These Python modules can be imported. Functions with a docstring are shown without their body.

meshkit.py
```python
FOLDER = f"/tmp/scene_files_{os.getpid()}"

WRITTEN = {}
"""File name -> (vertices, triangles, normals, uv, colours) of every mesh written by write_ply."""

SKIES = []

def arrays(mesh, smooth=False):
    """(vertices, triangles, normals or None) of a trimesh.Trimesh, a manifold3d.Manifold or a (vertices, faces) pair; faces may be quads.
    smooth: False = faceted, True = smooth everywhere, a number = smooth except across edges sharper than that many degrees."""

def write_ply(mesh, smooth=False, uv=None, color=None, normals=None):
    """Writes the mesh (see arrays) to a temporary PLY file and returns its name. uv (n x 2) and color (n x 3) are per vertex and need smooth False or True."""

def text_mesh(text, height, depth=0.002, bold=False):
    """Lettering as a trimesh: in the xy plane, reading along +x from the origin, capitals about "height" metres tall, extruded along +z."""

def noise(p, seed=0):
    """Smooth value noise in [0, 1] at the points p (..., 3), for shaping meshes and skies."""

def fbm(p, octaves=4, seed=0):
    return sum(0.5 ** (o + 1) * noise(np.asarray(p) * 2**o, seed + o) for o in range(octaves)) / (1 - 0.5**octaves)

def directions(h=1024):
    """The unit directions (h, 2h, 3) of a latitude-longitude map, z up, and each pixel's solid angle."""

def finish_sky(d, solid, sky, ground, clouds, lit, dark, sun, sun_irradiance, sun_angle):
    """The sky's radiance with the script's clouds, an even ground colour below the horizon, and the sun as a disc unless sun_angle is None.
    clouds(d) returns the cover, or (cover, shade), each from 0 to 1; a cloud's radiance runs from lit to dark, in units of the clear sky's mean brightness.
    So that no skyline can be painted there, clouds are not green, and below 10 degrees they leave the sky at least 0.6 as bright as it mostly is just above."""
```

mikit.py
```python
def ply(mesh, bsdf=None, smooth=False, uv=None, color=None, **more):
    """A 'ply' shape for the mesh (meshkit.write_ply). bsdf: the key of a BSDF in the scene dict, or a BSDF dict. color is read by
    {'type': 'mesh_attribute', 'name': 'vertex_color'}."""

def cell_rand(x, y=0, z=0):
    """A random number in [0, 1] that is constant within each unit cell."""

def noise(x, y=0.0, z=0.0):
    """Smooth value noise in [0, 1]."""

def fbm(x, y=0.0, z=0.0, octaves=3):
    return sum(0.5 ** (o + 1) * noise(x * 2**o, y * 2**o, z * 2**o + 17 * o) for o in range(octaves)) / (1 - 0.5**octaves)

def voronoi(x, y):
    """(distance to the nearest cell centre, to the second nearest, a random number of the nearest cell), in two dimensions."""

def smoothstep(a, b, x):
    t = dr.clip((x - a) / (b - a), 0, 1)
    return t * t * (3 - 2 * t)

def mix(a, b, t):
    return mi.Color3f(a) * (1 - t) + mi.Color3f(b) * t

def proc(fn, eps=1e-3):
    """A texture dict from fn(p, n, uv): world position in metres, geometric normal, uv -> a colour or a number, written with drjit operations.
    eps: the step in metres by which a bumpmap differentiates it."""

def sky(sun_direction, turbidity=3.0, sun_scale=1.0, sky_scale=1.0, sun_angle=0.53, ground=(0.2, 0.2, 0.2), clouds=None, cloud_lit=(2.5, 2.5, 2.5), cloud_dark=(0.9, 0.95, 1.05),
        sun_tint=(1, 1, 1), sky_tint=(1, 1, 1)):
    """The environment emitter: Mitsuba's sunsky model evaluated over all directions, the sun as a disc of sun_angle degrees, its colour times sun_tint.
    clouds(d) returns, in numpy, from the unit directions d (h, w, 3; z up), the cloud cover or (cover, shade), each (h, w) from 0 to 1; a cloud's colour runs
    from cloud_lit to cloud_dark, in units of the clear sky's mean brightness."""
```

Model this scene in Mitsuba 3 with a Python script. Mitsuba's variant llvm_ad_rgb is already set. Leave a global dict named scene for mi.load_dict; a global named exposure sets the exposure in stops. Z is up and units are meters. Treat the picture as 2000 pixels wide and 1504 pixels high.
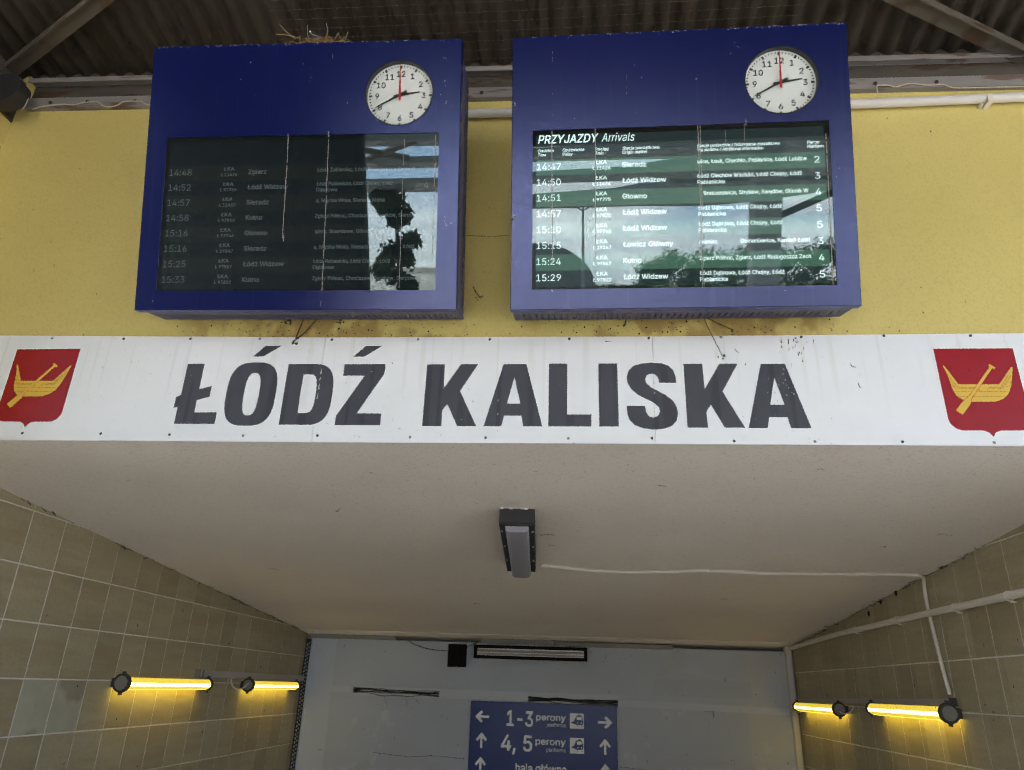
import math
import random
import numpy as np
import trimesh
import manifold3d as m3
import mitsuba as mi
import drjit as dr
from shapely.geometry import Polygon, LineString, box as sbox
from shapely.ops import unary_union
from shapely import affinity
import meshkit
import mikit
from mikit import proc, noise, fbm, cell_rand, smoothstep, mix

T = mi.ScalarTransform4f
random.seed(7)
rng = np.random.default_rng(7)
scene, labels = {}, {}

# ------------------------------------------------------------------ camera, sky, exposure
EYE = (0.0, 0.0, 1.65)
FWD = (-0.08809585, 0.91853494, 0.38539938)
UP = (0.00222279, -0.38672142, 0.92219391)
scene['camera'] = {'type': 'perspective', 'fov': 70.4645, 'fov_axis': 'x', 'near_clip': 0.05, 'far_clip': 2000.0,
                   'to_world': T().look_at(origin=list(EYE), target=[EYE[i] + FWD[i] for i in range(3)], up=list(UP))}


def cloud_cover(d):
    z = np.maximum(d[..., 2], 0.02)
    q = np.stack([d[..., 0] / (z + 0.12) * 0.9, d[..., 1] / (z + 0.12) * 0.9, z * 0 + 3.7], -1)
    n = meshkit.fbm(q * 0.8, 5, seed=3)
    cover = np.clip((n - 0.47) * 5.5, 0, 1)
    low = np.clip((0.115 - d[..., 2]) / 0.05, 0, 1) * 0.9
    cover = np.maximum(cover, low * np.clip(0.5 + 1.4 * (meshkit.fbm(d * [9, 9, 30], 4, seed=9) - 0.35), 0, 1))
    shade = np.clip((meshkit.fbm(q * 1.3 + 11, 4, seed=5) - 0.45) * 2.5, 0, 1)
    return cover, shade


scene['sky'] = mikit.sky((-0.34, -0.56, 0.75), turbidity=3, sun_tint=(0.90, 0.98, 1.10), clouds=cloud_cover, cloud_lit=(4.0, 4.1, 4.2), cloud_dark=(2.1, 2.25, 2.45))
exposure = 3.53


# ------------------------------------------------------------------ helpers
def num(name):
    if not any(k == name or k.startswith(name + '__') for k in scene) and name not in labels:
        return name
    i = 1
    while any(k == f'{name}_{i:03d}' or k.startswith(f'{name}_{i:03d}__') for k in scene) or f'{name}_{i:03d}' in labels:
        i += 1
    return f'{name}_{i:03d}'


COUNT = {}


def part(parent, name, shape):
    """A part (or sub-part) of parent: the key takes the next free number."""
    base = f'{parent}__{name}'
    i = COUNT.get(base, 0)
    COUNT[base] = i + 1
    key = base if i == 0 else f'{base}_{i:03d}'
    scene[key] = shape
    return key


def thing(name, label, category, group=None, kind=None):
    key = num(name)
    labels[key] = {'label': label, 'category': category}
    if group:
        labels[key]['group'] = group
    if kind:
        labels[key]['kind'] = kind
    return key


def structure(name, label, category, shape):
    key = thing(name, label, category, kind='structure')
    scene[key] = shape
    return key


def stuff(key, label=None):
    labels[key] = {'kind': 'stuff'}
    if label:
        labels[key]['label'] = label


def box(x0, x1, y0, y1, z0, z1, b=0.0):
    if b <= 0:
        m = trimesh.creation.box(extents=(x1 - x0, y1 - y0, z1 - z0))
        m.apply_translation(((x0 + x1) / 2, (y0 + y1) / 2, (z0 + z1) / 2))
        return m
    pts = []
    for x, sx in ((x0, 1), (x1, -1)):
        for y, sy in ((y0, 1), (y1, -1)):
            for z, sz in ((z0, 1), (z1, -1)):
                pts += [(x, y + sy * b, z + sz * b), (x + sx * b, y, z + sz * b), (x + sx * b, y + sy * b, z)]
    return trimesh.convex.convex_hull(np.array(pts))


def cat(ms):
    return trimesh.util.concatenate([m for m in ms])


def tube(pts, r, n=10, cap=True):
    """A round tube along a polyline; r is one radius or one for each point."""
    P = np.asarray(pts, float)
    R = np.full(len(P), r, float) if np.isscalar(r) else np.asarray(r, float)
    t = np.gradient(P, axis=0)
    t /= np.linalg.norm(t, axis=1, keepdims=True) + 1e-12
    ref = np.array([0, 0, 1.0]) if abs(t[0][2]) < 0.9 else np.array([1.0, 0, 0])
    a = np.cross(t[0], ref)
    a /= np.linalg.norm(a)
    V, F = [], []
    for i in range(len(P)):
        a = a - t[i] * (a @ t[i])
        a /= np.linalg.norm(a)
        b = np.cross(t[i], a)
        ang = np.arange(n) / n * 2 * math.pi
        V.append(P[i] + R[i] * (np.cos(ang)[:, None] * a + np.sin(ang)[:, None] * b))
    for i in range(len(P) - 1):
        for k in range(n):
            k2 = (k + 1) % n
            F += [(i * n + k, i * n + k2, (i + 1) * n + k2), (i * n + k, (i + 1) * n + k2, (i + 1) * n + k)]
    V = np.vstack(V)
    if cap:
        c0, c1 = len(V), len(V) + 1
        V = np.vstack([V, P[:1], P[-1:]])
        o = (len(P) - 1) * n
        for k in range(n):
            F += [(c0, (k + 1) % n, k), (c1, o + k, o + (k + 1) % n)]
    m = trimesh.Trimesh(V, np.array(F), process=False)
    return m


def smooth_line(pts, k=6):
    """Catmull-Rom through the points."""
    P = np.asarray(pts, float)
    Q = np.vstack([2 * P[0] - P[1], P, 2 * P[-1] - P[-2]])
    out = []
    for i in range(1, len(Q) - 2):
        for s in np.arange(k) / k:
            a, b, c, d = Q[i - 1], Q[i], Q[i + 1], Q[i + 2]
            out.append(0.5 * (2 * b + (c - a) * s + (2 * a - 5 * b + 4 * c - d) * s * s + (3 * b - 3 * c + d - a) * s ** 3))
    out.append(P[-1])
    return np.array(out)


def lathe(profile, n=32):
    """Revolve (radius, height) pairs about z."""
    m = trimesh.creation.revolve(np.asarray(profile, float), sections=n)
    if m.volume < 0:
        m.invert()
    return m


def ext(poly, depth):
    gs = [g for g in getattr(poly, 'geoms', [poly]) if g.area > 1e-9]
    return cat([trimesh.creation.extrude_polygon(g, depth, engine='earcut') for g in gs])


def face_only(m):
    """Only the faces that look along +z."""
    keep = m.face_normals[:, 2] > 0.5
    m = trimesh.Trimesh(m.vertices, m.faces[keep], process=False)
    m.remove_unreferenced_vertices()
    return m


def text(s, height, width=None, bold=False, italic=0.0, x=0.0, y=0.0, align='l', depth=0.0006, flat=False):
    m = meshkit.text_mesh(s, height, depth, bold)
    v = m.vertices.copy()
    w = v[:, 0].max() - v[:, 0].min()
    v[:, 0] -= v[:, 0].min()
    if width:
        v[:, 0] *= width / w
        w = width
    v[:, 0] += italic * v[:, 1]
    if align == 'c':
        v[:, 0] -= w / 2
    if align == 'r':
        v[:, 0] -= w
    v[:, 0] += x
    v[:, 1] += y
    m = trimesh.Trimesh(v, m.faces, process=False)
    return face_only(m) if flat else m


def mat4(ex, ey, ez, o):
    M = np.eye(4)
    M[:3, 0], M[:3, 1], M[:3, 2], M[:3, 3] = ex, ey, ez, o
    return M


def on_wall(m, y, z=0.0):
    """A mesh drawn in (x, z) with its depth towards the viewer, set on the plane y."""
    m = m.copy()
    m.apply_transform(mat4((1, 0, 0), (0, 0, 1), (0, -1, 0), (0, y, z)))
    return m


def manifold(mesh):
    return m3.Manifold(m3.Mesh(np.asarray(mesh.vertices, np.float32), np.asarray(mesh.faces, np.uint32)))


def from_manifold(m):
    k = m.to_mesh()
    return trimesh.Trimesh(np.array(k.vert_properties[:, :3], float), np.array(k.tri_verts, int), process=False)


def mcube(x0, x1, y0, y1, z0, z1):
    return m3.Manifold.cube((x1 - x0, y1 - y0, z1 - z0)).translate((x0, y0, z0))


# ------------------------------------------------------------------ materials
def rgb(c):
    return c if isinstance(c, dict) else {'type': 'rgb', 'value': list(map(float, c))}


def mat(key, color, rough=0.6, bump=None, scale=1.0, two=False, **kw):
    d = {'type': 'principled', 'base_color': rgb(color), 'roughness': rough if isinstance(rough, dict) else float(rough), **kw}
    if bump is not None:
        d = {'type': 'bumpmap', 'relief': bump, 'scale': float(scale), 'bsdf': d}
    if two:
        d = {'type': 'twosided', 'bsdf': d}
    scene[key] = d
    return key


C3 = mi.Color3f


def plaster_color(p, n, uv):
    a = fbm(p.x * 1.3 + p.y, p.z * 1.3, 2.0, 3)
    b = fbm(p.x * 150 + p.y * 110, p.z * 150, 5.0, 2)
    c = mix((0.58, 0.47, 0.155), (0.66, 0.545, 0.195), a)
    c = mix(c, (0.48, 0.375, 0.115), 0.30 * smoothstep(0.50, 0.75, b))
    # dirt as sparse dark grains everywhere; stain mixed with painted shade in brown patches with ragged outlines below the two cabinets
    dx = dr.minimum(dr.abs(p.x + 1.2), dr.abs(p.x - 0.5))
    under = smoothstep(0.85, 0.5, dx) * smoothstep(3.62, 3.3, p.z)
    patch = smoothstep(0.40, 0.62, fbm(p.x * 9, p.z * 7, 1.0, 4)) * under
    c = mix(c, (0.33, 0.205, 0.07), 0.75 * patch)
    g = noise(p.x * 190, p.z * 150, 3.0)
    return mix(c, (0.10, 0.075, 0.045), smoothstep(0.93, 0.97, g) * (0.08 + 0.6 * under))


def plaster_relief(p, n, uv):
    a = noise(p.x * 130 + p.y * 130, p.z * 130, 0.5)
    b = noise(p.x * 60 + p.y * 60, p.z * 60, 1.5)
    c = noise(p.x * 2.0, p.z * 2.6, 4.0)
    return 0.5 * a + 0.5 * b + 5.0 * c


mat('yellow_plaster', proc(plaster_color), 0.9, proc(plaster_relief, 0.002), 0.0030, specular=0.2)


def soffit_color(p, n, uv):
    a = fbm(p.x * 0.9, p.y * 1.4, 0.0, 4)
    b = fbm(p.x * 120, p.y * 120, 0.0, 2)
    c = mix((0.62, 0.56, 0.50), (0.71, 0.65, 0.585), a)
    c = mix(c, (0.42, 0.37, 0.32), 0.3 * smoothstep(0.55, 0.8, b))
    g = noise(p.x * 70, p.y * 70, 9.0)
    return mix(c, (0.10, 0.08, 0.07), 0.5 * smoothstep(0.94, 0.97, g))


def soffit_relief(p, n, uv):
    return noise(p.x * 95, p.y * 95, 0.0) + 0.6 * noise(p.x * 45, p.y * 45, 3.0)


mat('soffit_plaster', proc(soffit_color), 0.9, proc(soffit_relief, 0.002), 0.0038, specular=0.2)


def tile_color(p, n, uv):
    i, j = dr.floor((p.y - 0.147) / 0.3), dr.floor((p.z + 0.2505) / 0.3095)
    t = cell_rand(i, j, dr.select(p.x > 0, 3.0, 8.0))
    a = fbm(p.y * 3.0 + 9 * t, p.z * 14.0, p.x, 3)
    b = fbm(p.y * 120 + p.z * 80, p.z * 70 - p.y * 45, 1.0, 2)
    t2 = cell_rand(i, j, dr.select(p.x > 0, 5.0, 11.0))
    c = mix((0.255, 0.215, 0.128), (0.405, 0.360, 0.235), 0.5 * a + 0.5 * t)
    c = mix(c, (0.30, 0.225, 0.125), 0.55 * t2 * smoothstep(0.4, 0.65, fbm(p.y * 2 + 5 * t, p.z * 26.0, 4.0 + p.x, 3)))
    return mix(c, (0.22, 0.19, 0.11), 0.25 * smoothstep(0.4, 0.8, b))


def tile_relief(p, n, uv):
    s = p.y + p.z * 0.8
    w = noise(s * 55, (p.z - p.y) * 14, 2.0)
    return w + 0.5 * noise(p.y * 160, p.z * 160, 2.0)


mat('brown_tile', proc(tile_color), 0.42, proc(tile_relief, 0.0015), 0.0011, specular=0.35)


def pale_tile_color(p, n, uv):
    a = fbm(p.y * 9, p.z * 9, 3.0, 4)
    c = mix((0.31, 0.295, 0.22), (0.40, 0.385, 0.30), a)
    return mix(c, (0.20, 0.17, 0.10), 0.6 * smoothstep(0.52, 0.66, fbm(p.y * 5, p.z * 5, 7.0, 3)))


mat('pale_tile', proc(pale_tile_color), 0.6, proc(tile_relief, 0.0015), 0.0009)
mat('grout', (0.55, 0.52, 0.45), 0.9)


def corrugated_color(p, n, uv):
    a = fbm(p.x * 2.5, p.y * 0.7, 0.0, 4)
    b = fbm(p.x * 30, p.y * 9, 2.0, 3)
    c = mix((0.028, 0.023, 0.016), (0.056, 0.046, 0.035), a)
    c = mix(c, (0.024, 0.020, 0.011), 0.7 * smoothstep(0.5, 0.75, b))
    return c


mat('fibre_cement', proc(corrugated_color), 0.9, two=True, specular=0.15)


def steel_color(p, n, uv):
    a = fbm(p.x * 4, p.y * 4, p.z * 14, 4)
    c = mix((0.060, 0.052, 0.040), (0.105, 0.092, 0.074), a)
    return mix(c, (0.060, 0.028, 0.014), 0.8 * smoothstep(0.55, 0.68, fbm(p.x * 7 + 3, p.y * 7, p.z * 20, 4)))


mat('weathered_steel', proc(steel_color), 0.65, specular=0.3)


def ledger_color(p, n, uv):
    a = fbm(p.x * 3, p.y * 8, p.z * 20, 4)
    c = mix((0.20, 0.182, 0.168), (0.28, 0.255, 0.238), a)
    return mix(c, (0.11, 0.06, 0.035), 0.75 * smoothstep(0.58, 0.72, fbm(p.x * 5 + 8, p.y * 9, p.z * 25, 4)))


mat('ledger_steel', proc(ledger_color), 0.6, specular=0.3)


def blue_paint_color(p, n, uv):
    a = fbm(p.x * 3, p.z * 1.0, 1.0, 3)
    s = noise(p.x * 90, p.z * 2.2, 2.0)
    c = mix((0.0006, 0.0050, 0.062), (0.0011, 0.0066, 0.078), a)
    return mix(c, (0.010, 0.016, 0.095), 0.3 * smoothstep(0.80, 0.95, s))


scene['blue_paint'] = {'type': 'roughplastic', 'distribution': 'beckmann', 'alpha': 0.060, 'int_ior': 2.3, 'nonlinear': False,
                       'diffuse_reflectance': proc(blue_paint_color), 'specular_reflectance': rgb((0.60, 0.63, 1.0))}
mat('blue_grille_paint', (0.05, 0.05, 0.10), 0.5)
mat('black_plastic', (0.010, 0.010, 0.011), 0.5)
mat('bezel_black', (0.006, 0.007, 0.008), 0.35)
mat('lcd_black', (0.003, 0.004, 0.005), 0.5, specular=0.05)
mat('glyph_dim', (0.055, 0.058, 0.06), 0.6)
mat('glyph_bright', (0.55, 0.58, 0.58), 0.6)
scene['cover_glass'] = {'type': 'thindielectric', 'int_ior': 1.75, 'specular_reflectance': rgb((0.88, 1.0, 1.0)), 'specular_transmittance': rgb((0.86, 0.97, 0.95))}
mat('dial_white', (0.60, 0.62, 0.575), 0.4)
mat('ink_black', (0.010, 0.010, 0.011), 0.45)
mat('hand_red', (0.36, 0.010, 0.012), 0.4)


def sign_white_color(p, n, uv):
    a = fbm(p.x * 1.6, p.z * 3, 1.0, 3)
    c = mix((0.74, 0.755, 0.745), (0.80, 0.81, 0.80), a)
    st = smoothstep(0.72, 0.90, noise(p.x * 55, p.z * 2.0, 4.0)) * smoothstep(2.7, 3.15, p.z)
    c = mix(c, (0.60, 0.585, 0.52), 0.28 * st)
    g = noise(p.x * 120, p.z * 120, 6.0)
    return mix(c, (0.15, 0.13, 0.11), 0.6 * smoothstep(0.955, 0.975, g) * smoothstep(0.35, 0.7, fbm(p.x * 2, p.z * 4, 8.0, 3)))


mat('sign_white', proc(sign_white_color), 0.42, specular=0.45)


def letter_color(p, n, uv):
    a = noise(p.x * 40, p.z * 1.5, 3.0)
    c = mix((0.050, 0.052, 0.060), (0.072, 0.074, 0.085), fbm(p.x * 2.0, p.z * 2.0, 1.0, 3))
    c = mix(c, (0.035, 0.036, 0.042), 0.6 * smoothstep(0.6, 0.8, a))
    return mix(c, (0.6, 0.6, 0.58), 0.5 * smoothstep(0.985, 0.995, noise(p.x * 150, p.z * 60, 5.0)))


mat('letter_charcoal', proc(letter_color), 0.42, specular=0.45)
mat('shield_red', (0.30, 0.004, 0.008), 0.4)
mat('shield_gold', (0.68, 0.42, 0.055), 0.45)
mat('shield_line', (0.33, 0.18, 0.025), 0.5)
mat('screw_zinc', (0.22, 0.21, 0.19), 0.45, metallic=0.5)
mat('screw_dark', (0.03, 0.028, 0.025), 0.6)
mat('pvc_white', (0.60, 0.57, 0.52), 0.5)
mat('pvc_cream', (0.64, 0.59, 0.51), 0.5)
mat('net_thread', (0.20, 0.17, 0.12), 0.8)
mat('wire_cream', (0.50, 0.44, 0.33), 0.6)


def blue_grey_color(p, n, uv):
    a = fbm(p.x * 1.1, p.z * 1.5, 2.0, 4)
    c = mix((0.42, 0.46, 0.53), (0.48, 0.52, 0.59), a)
    r = fbm(p.x * 2.6, p.z * 2.2, 6.0, 4)
    up = smoothstep(1.55, 2.0, p.z) * smoothstep(-0.4, 0.9, p.x)
    c = mix(c, (0.47, 0.48, 0.485), 0.4 * smoothstep(0.42, 0.66, r) * up)
    edge = smoothstep(1.86, 1.93, p.x) * smoothstep(0.35, 0.62, fbm(p.x * 3, p.z * 3, 1.0, 3) + 0.15)
    c = mix(c, (0.52, 0.52, 0.51), 0.6 * edge)
    k1 = smoothstep(1.955, 1.945, p.x) * smoothstep(0.85, 0.86, p.x) * smoothstep(1.62, 1.625, p.z) * smoothstep(1.80, 1.795, p.z)
    k2 = smoothstep(-2.86, -2.87, p.x)
    c = mix(c, (0.40, 0.44, 0.50), 0.5 * k1)
    c = mix(c, (0.57, 0.62, 0.71), 0.45 * k2)
    sc = smoothstep(0.62, 0.74, fbm(p.x * 11, p.z * 9, 3.0, 4)) * smoothstep(0.5, 0.66, fbm(p.x * 1.7, p.z * 2.0, 9.0, 2))
    c = mix(c, (0.64, 0.65, 0.66), 0.3 * sc)
    g = noise(p.x * 30, p.z * 30, 4.0)
    return mix(c, (0.09, 0.09, 0.10), 0.5 * smoothstep(0.955, 0.975, g))


mat('blue_grey_paint', proc(blue_grey_color), 0.75, specular=0.3)
mat('cover_grey', (0.52, 0.555, 0.62), 0.6)
mat('fascia_grey', (0.26, 0.255, 0.24), 0.7)
mat('border_plaster', (0.74, 0.69, 0.62), 0.85)
mat('cornice_plaster', (0.52, 0.48, 0.42), 0.85)
mat('cable_black', (0.012, 0.012, 0.012), 0.55)
mat('cable_grey', (0.16, 0.155, 0.15), 0.6)
mat('soot', (0.010, 0.009, 0.008), 0.95)
mat('frame_black', (0.010, 0.010, 0.010), 0.85, specular=0.08)
mat('housing_charcoal', (0.022, 0.021, 0.024), 0.5)
mat('diffuser_grey', (0.27, 0.26, 0.28), 0.35)
mat('lens_clear', (0.50, 0.47, 0.42), 0.22, specular=0.6)
mat('cap_steel', (0.20, 0.19, 0.17), 0.5, metallic=0.3)
mat('lamp_ring', (0.035, 0.033, 0.030), 0.5)
mat('tray_grey', (0.36, 0.335, 0.30), 0.55)
mat('direction_blue', (0.010, 0.030, 0.18), 0.25, specular=0.3)
mat('print_white', (0.80, 0.82, 0.84), 0.45)
mat('drip_grey', (0.25, 0.23, 0.205), 0.8)
mat('dropping_white', (0.46, 0.43, 0.40), 0.8)
mat('straw', (0.20, 0.105, 0.03), 0.8)
mat('straw_pale', (0.30, 0.215, 0.10), 0.8)
mat('twig', (0.035, 0.022, 0.014), 0.85)
mat('bird_plumage', (0.020, 0.020, 0.024), 0.7)
mat('pale_spot', (0.6, 0.58, 0.55), 0.6)
mat('concrete_step', (0.50, 0.49, 0.475), 0.9)


def paving_color(p, n, uv):
    a = fbm(p.x * 0.7, p.y * 0.7, 0.0, 4)
    return mix((0.48, 0.475, 0.465), (0.58, 0.575, 0.565), a)


mat('paving', proc(paving_color), 0.85)
mat('ballast', (0.24, 0.235, 0.225), 0.95)
mat('rusty_steel', (0.10, 0.06, 0.04), 0.7)
mat('leaf', (0.055, 0.085, 0.028), 0.7, two=True)
mat('leaf_dark', (0.030, 0.048, 0.020), 0.7, two=True)
mat('bark', (0.07, 0.055, 0.04), 0.9)
mat('canopy_blade', (0.13, 0.135, 0.13), 0.4)
mat('blocker_dark', (0.045, 0.042, 0.038), 0.7)
mat('concrete', (0.30, 0.29, 0.28), 0.85)
mat('hall_roof', (0.11, 0.105, 0.10), 0.7)
mat('hall_wall', (0.28, 0.26, 0.22), 0.8)
mat('mast_steel', (0.20, 0.20, 0.20), 0.6)

# ------------------------------------------------------------------ measures of the place (metres)
XL, XR = -3.235, 2.435          # tiled walls
YF, YB = 3.06, 9.012            # yellow front wall, end wall
XC = -3.285                     # yellow return wall on the left


def ceil_z(y):
    return 2.895 - 0.0788 * y


def roof_z(y, x=-0.3):
    return 4.885 + 0.1051 * (YF - y) - 0.019 * (x + 0.3)


# ------------------------------------------------------------------ ground, steps, soffit
structure('platform_paving', 'grey concrete platform paving in front of the stairwell', 'paving', mikit.ply(box(-14, 14, -13.0, 2.62, -0.12, 0.0), 'paving'))
structure('ground', 'wide ballast ground of the railway yard', 'ground', mikit.ply(trimesh.Trimesh([(-400, -500, -0.9), (400, -500, -0.9), (400, -12.9, -0.9), (-400, -12.9, -0.9)], [(0, 1, 2), (0, 2, 3)], process=False), 'ballast'))
steps = []
for i in range(10):
    steps.append(box(XL - 0.02, XR + 0.02, 2.62 + 0.33 * i, 2.62 + 0.33 * (i + 1) + 0.02, -2.6, -0.155 * (i + 1)))
st = thing('stairs', 'concrete steps going down into the underpass', 'stairs', kind='structure')
for s_ in steps:
    part(st, 'step', mikit.ply(s_, 'concrete_step'))
structure('underpass_floor', 'grey concrete floor at the foot of the steps', 'floor', mikit.ply(box(XL - 0.02, XR + 0.02, 5.93, YB + 0.3, -2.62, -1.56), 'concrete_step'))
sof = Polygon([(YF + 0.001, ceil_z(YF)), (YB + 0.6, ceil_z(YB + 0.6)), (YB + 0.6, 3.4), (YF + 0.001, 3.4)])
m = ext(sof, XR - XL + 0.4)
m.apply_transform(mat4((0, 1, 0), (0, 0, 1), (1, 0, 0), (XL - 0.2, 0, 0)))
structure('stairwell_ceiling', 'rough warm grey plaster ceiling sloping down over the stairwell', 'ceiling', mikit.ply(m, 'soffit_plaster'))

# ------------------------------------------------------------------ yellow walls
w = thing('front_wall', 'rough yellow plaster wall above the stairwell, behind the two screens', 'wall')
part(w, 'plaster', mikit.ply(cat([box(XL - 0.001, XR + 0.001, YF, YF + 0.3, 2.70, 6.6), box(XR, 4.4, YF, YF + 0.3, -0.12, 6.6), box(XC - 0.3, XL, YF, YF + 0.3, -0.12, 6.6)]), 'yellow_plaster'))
w2 = thing('side_wall', 'yellow plaster wall returning at the left edge under the roof', 'wall')
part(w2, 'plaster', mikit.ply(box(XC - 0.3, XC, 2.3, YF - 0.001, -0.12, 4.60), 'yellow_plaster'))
blk = thing('added_blocker', 'tall dark stand-in added behind the viewer to darken the left screen reflection and block light', 'added_blocker')  # added dark stand-in: darkens the left screen reflection, keeps light off the right wall
part(blk, 'post', mikit.ply(box(-2.95, -2.85, -5.2, -5.08, 0.001, 5.74, 0.005), 'blocker_dark'))
for q in range(6):
    part(blk, 'panel', mikit.ply(box(-8.95 + q, -7.96 + q, -5.14, -5.10, 0.05, 5.70, 0.004), 'blocker_dark'))
part(blk, 'plinth', mikit.ply(box(-9.0, -2.96, -5.22, -5.02, 0.001, 0.25), 'concrete_step'))
# dirt that has gathered below the cabinets: grains lying in the plaster's pits
specks = []
for _ in range(330):
    cx = random.choice([-1.25, 0.5])
    x = random.gauss(cx + random.choice([-0.35, 0.0, 0.4]), 0.26)
    z = 3.19 + abs(random.gauss(0, 0.07)) if random.random() < 0.6 else random.uniform(3.19, 3.40)
    if not (XC + 0.05 < x < 2.3):
        continue
    s = random.uniform(0.0012, 0.0036)
    b = trimesh.creation.icosphere(subdivisions=0, radius=s)
    b.apply_scale((random.uniform(0.7, 1.2), 0.35, random.uniform(0.6, 2.2)))
    b.apply_translation((x, YF - 0.0005, z))
    specks.append(b)
for _ in range(90):
    x, z = random.uniform(-3.2, 2.3), random.uniform(3.2, 4.5)
    b = trimesh.creation.icosphere(subdivisions=0, radius=random.uniform(0.0018, 0.0036))
    b.apply_scale((0.8, 0.35, random.uniform(0.8, 2.5)))
    b.apply_translation((x, YF - 0.0005, z))
    specks.append(b)
stuff(part(w, 'dirt_speck', mikit.ply(cat(specks), 'soot')))
# a thin crack between the cabinets
stuff(part(w, 'crack', mikit.ply(tube(smooth_line([(-0.62, YF, 3.77), (-0.55, YF, 3.755), (-0.47, YF, 3.75), (-0.41, YF, 3.745), (-0.34, YF, 3.752), (-0.25, YF, 3.74)]), 0.0012, 5), 'soot')))

# ------------------------------------------------------------------ corrugated roof
roof = thing('platform_roof', 'dark weathered corrugated sheet roof over the screens', 'roof')
PITCH = 0.1087


def sheet(x0, waves, dz):
    k = waves * 8 + 4
    xs = x0 + np.arange(k) * PITCH / 8
    ph = np.arange(k) / 8 * 2 * math.pi
    prof = 0.016 * np.sign(np.cos(ph)) * np.abs(np.cos(ph)) ** 0.75
    ys = np.array([YF + 0.25, 2.6, 0.0, -2.5, -5.0, -7.5])
    V, F = [], []
    for yy in ys:
        V.append(np.stack([xs, np.full(k, yy), roof_z(yy, xs) + prof + dz], -1))
    for a in range(len(ys) - 1):
        for b in range(k - 1):
            i = a * k + b
            F += [(i, i + 1, i + k + 1), (i, i + k + 1, i + k)]
    return trimesh.Trimesh(np.vstack(V), np.array(F), process=False)


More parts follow.
